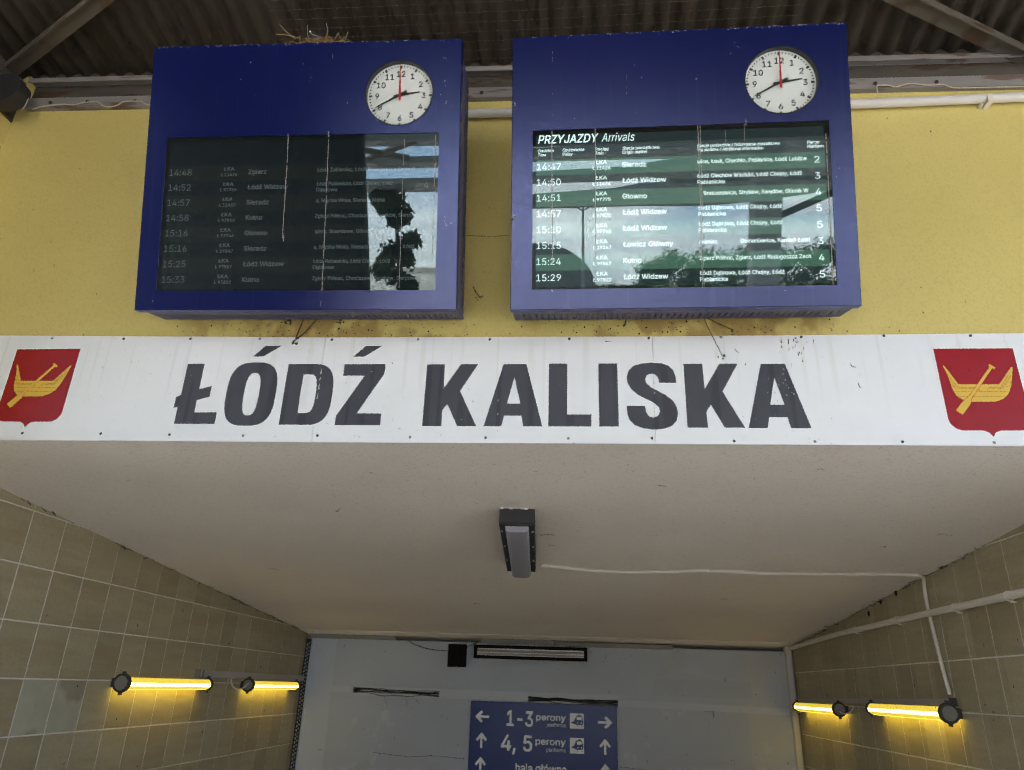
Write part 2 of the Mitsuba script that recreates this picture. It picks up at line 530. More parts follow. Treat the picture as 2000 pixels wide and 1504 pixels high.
# dark bands fall at x = -0.292 + n * 0.109
xs0 = -0.292 + PITCH / 2 - 9 * PITCH * 7
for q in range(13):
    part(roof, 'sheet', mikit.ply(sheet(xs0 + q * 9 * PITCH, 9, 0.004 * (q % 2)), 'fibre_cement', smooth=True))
part(roof, 'edge_beam', mikit.ply(box(-7.0, 5.6, -7.6, -7.45, roof_z(-7.5) - 0.25, roof_z(-7.5) + 0.05), 'weathered_steel'))
hooks = []
for q in range(-29, 25):
    if q % 3 == 0:
        xx = -0.292 + PITCH / 2 + q * PITCH
        for yy in (2.85, 2.3, 1.75):
            hooks.append(tube([(xx, yy, roof_z(yy, xx) - 0.026), (xx, yy, roof_z(yy, xx) + 0.01)], 0.005, 8))
stuff(part(roof, 'bolt_end', mikit.ply(cat(hooks), 'soot')))

net = thing('bird_net', 'fine pale bird netting stretched under the corrugated roof', 'net')
thr = []
for i in range(15):
    yy = 2.96 - 0.055 * i
    x0 = -1.6 + 0.02 * (i % 3)
    thr.append(tube([(x0, yy, roof_z(yy) - 0.045), (-0.3, yy + 0.006, roof_z(yy) - 0.050), (1.15, yy - 0.004, roof_z(yy) - 0.045)], 0.00045, 4))
stuff(part(net, 'thread', mikit.ply(cat(thr), 'net_thread')))

# ------------------------------------------------------------------ steel ledger along the wall head, braces, round stub
led = thing('steel_ledger', 'grey steel channel bolted along the top of the yellow wall', 'beam')


def lz(x):
    return 4.627 - 0.019 * (x + 0.3)


def sloped(x0, x1, y0, y1, z0, z1):
    V = [(x, y, lz(x) + z) for x in (x0, x1) for y in (y0, y1) for z in (z0, z1)]
    return trimesh.convex.convex_hull(np.array(V))


part(led, 'wall_plate', mikit.ply(sloped(-3.2, 2.9, 3.028, YF + 0.0, 0.0, 0.072), 'ledger_steel'))
part(led, 'web', mikit.ply(sloped(-3.2, 2.9, 3.046, YF + 0.002, 0.0725, 0.40), 'weathered_steel'))
part(led, 'top_flange', mikit.ply(sloped(-3.2, 2.9, 2.985, YF + 0.001, 0.176, 0.183), 'ledger_steel'))
part(led, 'corner_beam', mikit.ply(box(XC - 0.3, XC + 0.004, 2.1, YF - 0.001, 4.602, 4.90), 'weathered_steel'))
part(led, 'lip', mikit.ply(sloped(-3.2, 2.9, 2.985, 2.990, 0.150, 0.1755), 'ledger_steel'))
for bx in (-3.05, -2.82, -2.53, -1.0, -0.515, 0.4, 1.56, 1.865, 2.3):
    m = lathe([(0, 0), (0.010, 0), (0.010, 0.006), (0.006, 0.009), (0, 0.009)], 10)
    m.apply_transform(mat4((1, 0, 0), (0, 0, 1), (0, -1, 0), (bx, 3.028, lz(bx) + 0.032)))
    part(led, 'bolt', mikit.ply(m, 'screw_dark'))


def brace(name, lab, a, b, w_, flange):
    k = thing(name, lab, 'brace', 'diagonal braces under the roof')
    a, b = np.array(a, float), np.array(b, float)
    d = (b - a) / np.linalg.norm(b - a)
    up = np.array([0, 0.1045, 0.9945])
    s = np.cross(d, up)
    s /= np.linalg.norm(s)
    up = np.cross(s, d)
    L = np.linalg.norm(b - a)
    leg = box(-w_ / 2, w_ / 2, 0, L, -0.006, 0.0)
    web = box(*flange, 0, L, -0.006 - 0.05, -0.0065)
    M = mat4(s, d, up, a)
    for nm, g in (('flat_leg', leg), ('upright_leg', web)):
        g.apply_transform(M)
        part(k, nm, mikit.ply(g, 'weathered_steel'))


# the braces run a hand's breadth below the sheets, from the wall corners out under the roof
brace('roof_brace', 'rusty steel brace slanting under the roof at the left corner', (-3.36, 2.965, roof_z(2.965, -3.36) - 0.09), (-1.30, 1.93, roof_z(1.93, -1.3) - 0.09), 0.085, (0.036, 0.042))
brace('roof_brace', 'dark steel brace slanting under the roof at the right corner', (2.40, 3.045, roof_z(3.045, 2.4) - 0.09), (0.95, 2.36, roof_z(2.36, 0.95) - 0.09), 0.095, (-0.047, -0.041))

stub = thing('pipe_stub', 'black round pipe end in the left corner below the roof brace', 'pipe')
m = cat([lathe([(0.0, 0.02), (0.085, 0.02), (0.085, 0.0), (0.098, 0.0), (0.098, 0.09), (0.0, 0.09)], 32)])
m.apply_transform(mat4((1, 0, 0), (0, 0, 1), (0, -1, 0), (-3.185, 2.93, 4.655)))
m.apply_translation((0, 0, 0))
part(stub, 'collar', mikit.ply(m, 'housing_charcoal', smooth=30))
part(stub, 'cable_loop', mikit.ply(tube(smooth_line([(-3.135, 2.925, 4.75), (-3.102, 2.922, 4.70), (-3.090, 2.922, 4.63), (-3.103, 2.925, 4.56)]), 0.003, 6), 'wire_cream', smooth=40))

# wires lying on the ledger
wl = thing('loose_wire', 'thin cream wire waving along the channel left of the screens', 'wire', 'loose wires on the channel')
part(wl, 'strand', mikit.ply(tube(smooth_line([(-3.141, 3.02, 4.66), (-3.09, 3.02, 4.677), (-2.982, 3.02, 4.690), (-2.895, 3.02, 4.684), (-2.836, 3.02, 4.697), (-2.755, 3.02, 4.697), (-2.702, 3.02, 4.663), (-2.666, 3.02, 4.656), (-2.626, 3.02, 4.667), (-2.586, 3.02, 4.692), (-2.492, 3.02, 4.690), (-2.44, 3.02, 4.662), (-2.38, 3.02, 4.66), (-2.25, 3.02, 4.66)]), 0.0032, 6), 'wire_cream', smooth=40))
wr = thing('loose_wire', 'thin cream wire hanging from the channel right of the screens', 'wire', 'loose wires on the channel')
part(wr, 'strand', mikit.ply(tube(smooth_line([(1.56, 3.02, 4.478), (1.548, 3.02, 4.50), (1.560, 3.02, 4.555), (1.563, 3.02, 4.600), (1.59, 3.02, 4.603), (1.622, 3.02, 4.602), (1.655, 3.02, 4.590), (1.718, 3.02, 4.607), (1.763, 3.02, 4.604), (1.824, 3.02, 4.592), (1.888, 3.02, 4.595), (1.938, 3.02, 4.57), (2.05, 3.02, 4.565), (2.3, 3.02, 4.56)]), 0.003, 6), 'wire_cream', smooth=40))

# white pipe along the wall
wp = thing('wall_pipe', 'thick white plastic pipe along the yellow wall behind the screens', 'pipe')
part(wp, 'tube', mikit.ply(tube([(-1.9, 3.025, 4.530), (-0.45, 3.025, 4.515), (1.5, 3.025, 4.490), (2.5, 3.025, 4.500)], 0.024, 16), 'pvc_white', smooth=40))
clip = cat([box(2.075, 2.10, 3.0, YF, 4.455, 4.466), box(2.075, 2.10, 2.998, 3.004, 4.455, 4.50), tube([(2.06, 3.03, 4.468), (2.06, YF, 4.468)], 0.009, 8)])
part(wp, 'clip', mikit.ply(clip, 'pvc_cream'))

# ------------------------------------------------------------------ tiled side walls
TW, TH, JT = 0.3, 0.3095, 0.008


def tiled(name, lab, x, side, y0, z0, pale):
    k = thing(name, lab, 'wall')
    t = 0.2
    xb = (x - t, x - 0.0016) if side < 0 else (x + 0.0016, x + t)
    prof = Polygon([(YF + 0.002, -2.6), (YB + 0.3, -2.6), (YB + 0.3, ceil_z(YB + 0.3) + 0.05), (YF + 0.002, ceil_z(YF) + 0.05)])
    bk = ext(prof, t - 0.0016)
    bk.apply_transform(mat4((0, 1, 0), (0, 0, 1), (1, 0, 0), (xb[0], 0, 0)))
    part(k, 'mortar_bed', mikit.ply(bk, 'grout'))
    full = box(-0.006, 0.0, 0, TW - JT, 0, TH - JT, 0.0015) if side < 0 else box(0.0, 0.006, 0, TW - JT, 0, TH - JT, 0.0015)
    shape = mikit.ply(full, 'brown_tile')
    shape_pale = {**shape, 'bsdf': {'type': 'ref', 'id': 'pale_tile'}}
    lower = []
    for j in range(-3, 12):
        zt = z0 - TH * j
        for i in range(-6, 20):
            ya = y0 + TW * i + JT / 2
            yb, za, zb = ya + TW - JT, zt - TH + JT / 2, zt - JT / 2
            if yb < YF + 0.03 or ya > YB - 0.03:
                continue
            cut = ceil_z((ya + yb) / 2) - 0.0
            if za > ceil_z(ya) - 0.004:
                continue
            if zb < 0.55:
                m_ = full.copy()
                m_.apply_translation((x, ya, za))
                lower.append(m_)
                continue
            if ya > YF and yb < YB and zb < ceil_z(yb) - 0.004:
                sh = shape_pale if (i, j) in pale else shape
                part(k, 'tile', {**sh, 'to_world': T().translate([x, ya, za]).rotate([0, 0, 1], random.uniform(-0.09, 0.09)).rotate([0, 1, 0], random.uniform(-0.07, 0.07))})
            else:
                pl = Polygon([(ya, za), (yb, za), (yb, zb), (ya, zb)]).intersection(Polygon([(YF + 0.003, -3), (YB - 0.002, -3), (YB - 0.002, ceil_z(YB) - 0.003), (YF + 0.003, ceil_z(YF) - 0.003)]))
                if pl.is_empty or pl.area < 1e-4:
                    continue
                m_ = ext(pl, 0.006)
                m_.apply_transform(mat4((0, 1, 0), (0, 0, 1), (1, 0, 0), (x - 0.006 if side < 0 else x, 0, 0)))
                part(k, 'tile', mikit.ply(m_, 'brown_tile'))
    stuff(part(k, 'lower_tile', mikit.ply(cat(lower), 'brown_tile')))
    return k


twl = tiled('tiled_wall', 'brown tiled stairwell wall on the left, with two pale tiles', XL, -1, 4.0471, 2.537, {(1, 3), (2, 3)})
twr = tiled('tiled_wall', 'brown tiled stairwell wall on the right, under the long white conduit', XR, 1, 4.7225, 1.906, {})
# screw holes and chips in the right wall
for (yy, zz, r_) in ((6.266, 2.385, 0.020), (5.95, 2.415, 0.022), (6.551, 2.32, 0.020)):
    m = trimesh.creation.icosphere(subdivisions=1, radius=r_)
    m.apply_scale((0.4, 1.0, 1.1))
    m.apply_translation((XR - 0.002, yy, zz))
    part(twr, 'bracket_stub', mikit.ply(m, 'soot'))
chips = []
for _ in range(46):
    side = random.choice((-1, 1))
    x = XL if side < 0 else XR
    b = trimesh.creation.icosphere(subdivisions=0, radius=random.uniform(0.003, 0.008))
    b.apply_scale((0.3, 0.7, random.uniform(0.7, 2.4)))
    b.apply_translation((x, random.uniform(4.2, 8.9), random.uniform(0.9, 2.2)))
    (chips if side > 0 else specks).append(b) if side > 0 else chips.append(b)
stuff(part(twr, 'dirt_speck', mikit.ply(cat([c for c in chips if c.centroid[0] > 0]), 'soot')))
stuff(part(twl, 'dirt_speck', mikit.ply(cat([c for c in chips if c.centroid[0] < 0]), 'soot')))
# cobwebs and soot caught in the corner under the ceiling
for wk, x, sgn, lo, hi, cnt in ((twr, XR, -1, 4.6, 8.9, 70), (twl, XL, 1, 3.9, 8.6, 60)):
    webs = []
    for _ in range(cnt):
        y_ = random.uniform(lo, hi)
        p0 = np.array([x + sgn * random.uniform(0.001, 0.012), y_, ceil_z(y_) - random.uniform(0.0, 0.02)])
        p1 = p0 + np.array([sgn * random.uniform(0.0, 0.05), random.uniform(-0.08, 0.08), 0.0])
        p1[2] = ceil_z(p1[1]) - random.uniform(0.001, 0.03)
        mid = (p0 + p1) / 2 + np.array([0, 0, -random.uniform(0, 0.012)])
        webs.append(tube([p0, mid, p1], random.uniform(0.0009, 0.0026), 4))
    stuff(part(wk, 'cobweb', mikit.ply(cat(webs), 'soot')))

# ------------------------------------------------------------------ end wall
ew = thing('end_wall', 'blue grey painted wall at the foot of the stairs', 'wall')
part(ew, 'paint', mikit.ply(box(XL - 0.2, XR + 0.2, YB, YB + 0.3, -2.6, 2.1295), 'blue_grey_paint'))
part(ew, 'cornice', mikit.ply(box(XL + 0.002, XR - 0.002, YB - 0.012, YB + 0.3, 2.184, ceil_z(YB) + 0.02), 'cornice_plaster'))
part(ew, 'recess', mikit.ply(box(XL - 0.2, XR + 0.2, YB + 0.301, YB + 0.4, 2.0, 2.30), 'fascia_grey'))
V = [(x, y, ceil_z(y) + dz0) for x in (XL + 0.003, XR - 0.003) for y in (8.70, YB - 0.013) for dz0 in (-0.007, 0.002)]
part(ew, 'ceiling_border', mikit.ply(trimesh.convex.convex_hull(np.array(V)), 'border_plaster'))
for a, b, z0, z1 in ((-3.22, -2.15, 2.131, 2.181), (-1.12, -0.67, 2.126, 2.183), (-0.664, -0.26, 2.126, 2.183), (-0.255, -0.10, 2.126, 2.170), (-0.095, 1.105, 2.115, 2.165)):
    part(ew, 'cover_strip', mikit.ply(box(a, b, YB - 0.022, YB + 0.058, z0, z1, 0.002), 'fascia_grey'))
cr = []
for pts in ([(-2.3, 0.93), (-1.9, 0.90), (-1.6, 0.915), (-1.25, 0.905)], [(0.47, 0.885), (0.75, 0.865), (1.0, 0.88), (1.3, 0.86), (1.7, 0.865), (2.2, 0.84)]):
    cr.append(tube(smooth_line([(x, YB, z + random.uniform(-0.006, 0.006)) for x, z in pts], 10), 0.0022, 5))
stuff(part(ew, 'crack', mikit.ply(cat(cr), 'soot')))

# perforated strip in the left corner
pst = thing('perforated_strip', 'dark perforated metal strip down the left corner of the blue grey wall', 'strip')
g = mcube(-3.228, -3.165, YB - 0.05, YB - 0.046, -1.5, 2.12)
hol = [mcube(-3.216, -3.198, YB - 0.06, YB - 0.03, -1.45 + 0.042 * i, -1.45 + 0.042 * i + 0.024) for i in range(84)]
hol += [mcube(-3.190, -3.176, YB - 0.06, YB - 0.03, -1.43 + 0.042 * i, -1.43 + 0.042 * i + 0.020) for i in range(84)]
g = g - m3.Manifold.batch_boolean(hol, m3.OpType.Add)
part(pst, 'face_plate', mikit.ply(from_manifold(g), 'housing_charcoal'))
part(pst, 'backing', mikit.ply(box(-3.23, -3.163, YB - 0.02, YB - 0.001, -1.5, 2.12), 'cover_grey'))

# trunking in the right corner
trk = thing('corner_trunking', 'white plastic trunking down the right corner of the blue grey wall', 'trunking')
part(trk, 'cover', mikit.ply(box(2.352, 2.405, YB - 0.07, YB - 0.002, -1.5, 2.10, 0.003), 'pvc_white'))
part(trk, 'elbow', mikit.ply(box(2.342, 2.412, YB - 0.09, YB - 0.001, 2.102, 2.185, 0.006), 'pvc_white'))

# duct with missing covers, cables hanging in it
duct = thing('cable_duct', 'long cable duct across the blue grey wall, covers missing and cables showing', 'duct')
part(duct, 'tray_back', mikit.ply(box(-2.60, 0.47, YB - 0.008, YB - 0.001, 1.515, 1.612), 'cover_grey'))


def dz(x):
    return 1.552 - 0.0145 * (x + 1.0)


for a, b, d_ in ((-3.10, -2.64, 0.012), (-1.575, -0.555, 0.030), (0.463, 1.80, 0.030), (1.806, 2.345, 0.016)):
    V = [(x, y, dz(x) + z) for x in (a, b) for y in (YB - d_, YB - 0.001) for z in (-0.034, 0.034)]
    part(duct, 'cover', mikit.ply(trimesh.convex.convex_hull(np.array(V)), 'cover_grey'))
for x0, x1, cnt in ((-2.595, -1.58, 9), (-0.55, 0.46, 8)):
    for i in range(cnt):
        xs = np.linspace(x0, x1, 7)
        zz = [dz(x) + (0.5 + 0.5 * (abs(t - 3) / 3)) * (-0.025 + 0.05 * i / cnt) + random.uniform(-0.012, 0.012) for t, x in enumerate(xs)]
        if i == 0:
            zz[3] -= 0.035
            zz[2] -= 0.03
            zz[4] -= 0.02
        yy = [YB - 0.012 - random.uniform(0.0, 0.022) for _ in xs]
        part(duct, 'cable', mikit.ply(tube(smooth_line(np.stack([xs, yy, zz], -1), 5), random.choice([0.0045, 0.007, 0.0055]), 6), 'cable_black' if i % 4 else 'cable_grey', smooth=40))
for pts in ([(-1.98, 1.50), (-1.95, 1.46), (-1.955, 1.42)], [(-2.22, 1.51), (-2.20, 1.45), (-2.17, 1.41)], [(-1.85, 1.50), (-1.82, 1.465), (-1.80, 1.44)]):
    part(duct, 'cable', mikit.ply(tube(smooth_line([(x, YB - 0.02, z) for x, z in pts]), 0.0022, 5), 'cable_grey', smooth=40))
part(duct, 'bracket', mikit.ply(cat([box(1.40, 1.52, YB - 0.012, YB, 1.478, 1.490), box(1.508, 1.52, YB - 0.012, YB, 1.42, 1.478)]), 'fascia_grey'))

# black box and its lead
jb = thing('junction_box', 'small black box with a loose lead left of the strip light', 'box')
part(jb, 'case', mikit.ply(box(-1.500, -1.288, YB - 0.07, YB - 0.001, 1.855, 2.105, 0.006), 'frame_black'))
part(jb, 'catch', mikit.ply(box(-1.415, -1.375, YB - 0.078, YB - 0.0705, 1.848, 1.862, 0.002), 'cap_steel'))
part(jb, 'lead', mikit.ply(tube(smooth_line([(-1.99, YB - 0.03, 2.128), (-1.90, YB - 0.05, 2.085), (-1.75, YB - 0.05, 2.045), (-1.62, YB - 0.05, 2.03), (-1.50, YB - 0.05, 2.035)]), 0.004, 6), 'cable_black', smooth=40))
part(jb, 'lead', mikit.ply(tube(smooth_line([(-1.29, YB - 0.05, 2.07), (-1.24, YB - 0.05, 2.095), (-1.17, YB - 0.03, 2.125)]), 0.004, 6), 'cable_black', smooth=40))

# unlit strip light on the end wall
sl = thing('strip_light', 'unlit strip light in a black frame at the top of the blue grey wall', 'light fixture')
fr = mcube(-1.193, 0.121, YB - 0.10, YB - 0.001, 1.958, 2.104) - mcube(-1.155, 0.085, YB - 0.12, YB - 0.03, 1.990, 2.070)
part(sl, 'frame', mikit.ply(from_manifold(fr), 'frame_black'))
part(sl, 'reflector', mikit.ply(box(-1.154, 0.084, YB - 0.092, YB - 0.088, 1.991, 2.069), 'lens_clear'))
ln = tube([(-1.150, YB - 0.092, 2.042), (0.080, YB - 0.092, 2.042)], 0.013, 16)
part(sl, 'glass_tube', mikit.ply(ln, 'diffuser_grey', smooth=40))
part(sl, 'glass_tube', mikit.ply(tube([(-1.150, YB - 0.090, 2.008), (0.080, YB - 0.090, 2.008)], 0.010, 16), 'diffuser_grey', smooth=40))

# blue direction sign
ds = thing('direction_sign', 'blue platform direction sign with white arrows on the blue grey wall', 'sign')
YS = YB - 0.04
part(ds, 'panel', mikit.ply(cat([box(-1.204, 0.446, YS, YB - 0.002, 0.10, 1.502, 0.003)]), 'direction_blue'))


def arrow(cx, cz, ang, s=0.075):
    a = LineString([(-s, 0), (s * 0.72, 0)]).buffer(0.013, cap_style=2)
    h = unary_union([LineString([(s * 0.05, s * 0.72), (s * 0.86, 0.0), (s * 0.05, -s * 0.72)]).buffer(0.014, cap_style=2, join_style=2)])
    p = affinity.rotate(unary_union([a, h]), ang, origin=(0, 0))
    return on_wall(ext(affinity.translate(p, cx, cz), 0.0012), YS - 0.0002)


for cx, cz, an in ((-1.064, 1.341, 180), (-1.066, 1.095, 90), (-1.066, 0.85, 90), (0.309, 1.328, 0), (0.310, 1.080, 90), (0.309, 0.832, 90)):
    part(ds, 'arrow', mikit.ply(arrow(cx, cz, an), 'print_white'))
for s_, x_, z_, h_, w_, b_, it in (('1-3', -0.79, 1.259, 0.152, 0.300, True, 0), ('perony', -0.457, 1.327, 0.064, 0.333, True, 0), ('platforms', -0.336, 1.263, 0.038, 0.208, False, 0.16),
                                   ('4, 5', -0.845, 1.010, 0.152, 0.352, True, 0), ('perony', -0.460, 1.081, 0.064, 0.335, True, 0), ('platforms', -0.338, 1.013, 0.038, 0.210, False, 0.16),
                                   ('hala główna', -0.675, 0.800, 0.085, 0.56, True, 0), ('main hall', -0.34, 0.752, 0.038, 0.21, False, 0.16)):
    part(ds, 'lettering', mikit.ply(on_wall(text(s_, h_, w_, b_, it, x_, z_, depth=0.0012), YS - 0.0002), 'print_white'))
for zc in (1.331, 1.083):
    x0, z0, s = -0.078, zc - 0.078, 0.156
    sq = sbox(x0, z0, x0 + s, z0 + s)
    Q = lambda pts: Polygon([(x0 + a * s, z0 + b * s) for a, b in pts])
    body = Q([(0.10, 0.38), (0.30, 0.50), (0.38, 0.62), (0.42, 0.78), (0.52, 0.84), (0.70, 0.86), (0.82, 0.84), (0.88, 0.74), (0.93, 0.52), (0.93, 0.32), (0.86, 0.26), (0.52, 0.25), (0.36, 0.30)]).buffer(0.003).buffer(-0.001)
    win = Q([(0.50, 0.58), (0.48, 0.75), (0.60, 0.79), (0.78, 0.78), (0.85, 0.72), (0.86, 0.57)])
    lamps_ = [affinity.scale(Q([(0, 0), (1, 0), (1, 1), (0, 1)]).centroid.buffer(s * 0.047), 1, 1).buffer(0) for _ in range(2)]
    lamps_ = [affinity.translate(lamps_[0], s * (0.56 - 0.5), s * (0.38 - 0.5)), affinity.translate(lamps_[1], s * (0.82 - 0.5), s * (0.38 - 0.5))]
    pant = unary_union([LineString([(x0 + a * s, z0 + b * s) for a, b in l]).buffer(s * 0.018) for l in ([(0.58, 0.88), (0.74, 0.92)], [(0.70, 0.86), (0.74, 0.92)], [(0.52, 0.20), (0.58, 0.14)], [(0.80, 0.20), (0.88, 0.13)])])
    train = unary_union([body.difference(win).difference(unary_union(lamps_)), pant])
    part(ds, 'pictogram', mikit.ply(on_wall(ext(sq.difference(train), 0.0012), YS - 0.0002), 'print_white'))
for xs_ in (-0.75, -0.42, -0.26, 0.43):
    m = trimesh.creation.icosphere(subdivisions=1, radius=0.006)
    m.apply_translation((xs_, YS - 0.001, 1.488))
    part(ds, 'screw', mikit.ply(m, 'screw_dark'))

# ------------------------------------------------------------------ station name sign
ss = thing('station_sign', 'long white station name sign with charcoal letters and two red shields', 'sign')
YS = 3.050


def board(pts):
    m_ = ext(Polygon(pts), 0.008)
    return on_wall(m_, YS + 0.008)


for pts in ([(-3.225, 2.657), (-1.1985, 2.651), (-1.2035, 3.181), (-3.225, 3.212)], [(-1.1965, 2.651), (0.343, 2.651), (0.352, 3.172), (-1.2015, 3.181)], [(0.345, 2.651), (2.43, 2.649), (2.43, 3.174), (0.354, 3.172)]):
    part(ss, 'board', mikit.ply(board(pts), 'sign_white'))


def arc_poly(cx, cz, rx, rz, n=28, e=2.0):
    a = np.arange(n) / n * 2 * math.pi
    return [(cx + rx * np.sign(math.cos(t)) * abs(math.cos(t)) ** (2 / e), cz + rz * np.sign(math.sin(t)) * abs(math.sin(t)) ** (2 / e)) for t in a]


ZB, ZT = 2.733, 3.039
LET = {}
LET['l_stroke'] = Polygon([(-1.871, ZB + 0.004), (-1.674, ZB + 0.004), (-1.674, 2.794), (-1.784, 2.794), (-1.784, 2.856), (-1.725, 2.873), (-1.725, 2.928), (-1.784, 2.911), (-1.784, 3.044), (-1.868, 3.044), (-1.868, 2.882), (-1.890, 2.872), (-1.890, 2.816), (-1.871, 2.823)])
o_out = Polygon(arc_poly(-1.525, 2.889, 0.121, 0.161, 40, 3.0))
o_in = Polygon(arc_poly(-1.5225, 2.887, 0.037, 0.108, 32, 2.8))
LET['o'] = unary_union([o_out.difference(o_in), Polygon([(-1.548, 3.081), (-1.497, 3.081), (-1.416, 3.137), (-1.496, 3.137)])])
d_out = unary_union([sbox(-1.365, ZB + 0.001, -1.26, 3.040), Polygon(arc_poly(-1.2485, 2.8865, 0.117, 0.1535, 40, 3.0))]).buffer(0)
d_in = unary_union([sbox(-1.284, 2.791, -1.25, 2.986), Polygon(arc_poly(-1.2485, 2.8885, 0.0375, 0.0975, 32, 2.8))])
LET['d'] = d_out.difference(d_in)
LET['z'] = unary_union([Polygon([(-1.091, 3.038), (-0.894, 3.038), (-0.894, 2.990), (-1.004, 2.790), (-0.889, 2.790), (-0.889, ZB), (-1.100, ZB), (-1.100, 2.778), (-0.987, 2.979), (-1.091, 2.979)]), Polygon([(-1.054, 3.077), (-1.001, 3.077), (-0.920, 3.133), (-0.998, 3.133)])])
ZB2, ZT2 = 2.7295, 3.0355


def k_poly(x):
    return Polygon([(x, ZT2), (x + 0.083, ZT2), (x + 0.086, 2.913), (x + 0.160, ZT2), (x + 0.240, ZT2), (x + 0.163, 2.900), (x + 0.246, ZB2), (x + 0.160, ZB2), (x + 0.108, 2.836), (x + 0.086, 2.805), (x + 0.088, ZB2), (x, ZB2)])


def a_poly(x):
    return Polygon([(x, ZB2), (x + 0.080, ZT2 - 0.001), (x + 0.185, ZT2 - 0.001), (x + 0.264, ZB2), (x + 0.179, ZB2), (x + 0.169, 2.780), (x + 0.091, 2.780), (x + 0.080, ZB2)]).difference(Polygon([(x + 0.132, 2.968), (x + 0.163, 2.838), (x + 0.102, 2.838)]))


LET['k'] = k_poly(-0.694)
LET['a'] = a_poly(-0.4145)
LET['l'] = Polygon([(-0.124, ZT2), (-0.0405, ZT2), (-0.0405, 2.786), (0.067, 2.786), (0.067, ZB2), (-0.124, ZB2)])
LET['i'] = sbox(0.102, ZB2, 0.1875, ZT2)
S = [(0.449, 2.938), (0.373, 2.939), (0.368, 2.966), (0.356, 2.981), (0.338, 2.984), (0.319, 2.976), (0.311, 2.954), (0.316, 2.936), (0.335, 2.917), (0.398, 2.879), (0.428, 2.853), (0.444, 2.823), (0.448, 2.79), (0.440, 2.757), (0.420, 2.734), (0.385, 2.720), (0.340, 2.716), (0.292, 2.722), (0.255, 2.738), (0.233, 2.765), (0.226, 2.795), (0.225, 2.827), (0.305, 2.827), (0.309, 2.797), (0.322, 2.777), (0.342, 2.772), (0.360, 2.780), (0.371, 2.800), (0.366, 2.822), (0.345, 2.842), (0.276, 2.881), (0.247, 2.908), (0.231, 2.940), (0.229, 2.968), (0.238, 3.000), (0.260, 3.022), (0.295, 3.034), (0.338, 3.038), (0.385, 3.035), (0.418, 3.022), (0.438, 3.000), (0.446, 2.970)]
LET['s'] = Polygon(smooth_line([(a, b, 0) for a, b in S] + [(S[0][0], S[0][1], 0)], 1)[:-1, :2])
LET['k2'] = affinity.translate(k_poly(0.4855), 0, -0.004)
LET['a2'] = affinity.translate(a_poly(0.747), 0, -0.005)
for nm_, pl in LET.items():
    part(ss, 'letter', mikit.ply(on_wall(ext(pl.buffer(0), 0.0009), YS - 0.0001), 'letter_charcoal'))


def shield(cx, zt):
    """Red shield with a gold boat and oar, after the sign's: centre cx, top zt."""
    def P(pts):
        return [(cx + a, zt + b) for a, b in pts]
    w_ = 0.1665
    out = [(-w_, 0), (w_, 0), (w_, -0.315)]
    out += [(w_ - 0.055 + 0.055 * math.cos(t), -0.328 - 0.055 * math.sin(t)) for t in np.linspace(0.1, math.pi / 2, 8)]
    out += [(0.035, -0.383), (0.014, -0.391), (0.0, -0.411), (-0.014, -0.391), (-0.035, -0.383)]
    out += [(-w_ + 0.055 - 0.055 * math.sin(t), -0.328 - 0.055 * math.cos(t)) for t in np.linspace(0, math.pi / 2 - 0.1, 8)]
    out += [(-w_, -0.315)]
    k_ = part(ss, 'shield', mikit.ply(on_wall(ext(Polygon(P(out)), 0.0009), YS - 0.0001), 'shield_red'))
    boat = Polygon(P([(-0.143, -0.083), (-0.137, -0.083), (-0.094, -0.172), (0.074, -0.172), (0.140, -0.090), (0.146, -0.092), (0.133, -0.140), (0.118, -0.186), (0.100, -0.220), (0.076, -0.240), (0.040, -0.253), (-0.055, -0.253), (-0.090, -0.245), (-0.113, -0.225), (-0.123, -0.195), (-0.132, -0.120)])).buffer(0)
    oar = unary_union([LineString(P([(0.060, -0.088), (-0.072, -0.250)])).buffer(0.006, cap_style=2), LineString(P([(0.050, -0.080), (0.072, -0.097)])).buffer(0.005, cap_style=2),
                       Polygon(P([(-0.050, -0.232), (-0.048, -0.222), (-0.062, -0.226), (-0.092, -0.252), (-0.128, -0.293), (-0.104, -0.313), (-0.062, -0.262)])).buffer(0)])
    lines = unary_union([LineString(P(l)).buffer(0.0008) for l in ([(-0.126, -0.140), (-0.098, -0.186), (-0.020, -0.186), (-0.012, -0.200)], [(0.020, -0.198), (0.030, -0.186), (0.078, -0.186), (0.128, -0.118)], [(-0.131, -0.152), (-0.104, -0.193), (-0.030, -0.193)], [(0.034, -0.193), (0.082, -0.193), (0.130, -0.132)],
                                                                   [(-0.123, -0.207), (0.108, -0.207)], [(-0.112, -0.228), (0.092, -0.228)], [(-0.128, -0.164), (-0.118, -0.164)], [(-0.126, -0.184), (-0.112, -0.184)], [(0.112, -0.164), (0.122, -0.164)], [(0.100, -0.184), (0.116, -0.184)])]).intersection(boat).difference(oar.buffer(0.0015))
    scene_key = k_
    part(scene_key, 'boat', mikit.ply(on_wall(ext(boat.difference(oar.buffer(0.0016)), 0.0016), YS - 0.0001), 'shield_gold'))
    part(scene_key, 'oar', mikit.ply(on_wall(ext(oar, 0.0021), YS - 0.0001), 'shield_gold'))
    part(scene_key, 'plank_line', mikit.ply(on_wall(ext(lines, 0.0024), YS - 0.0001), 'shield_line'))


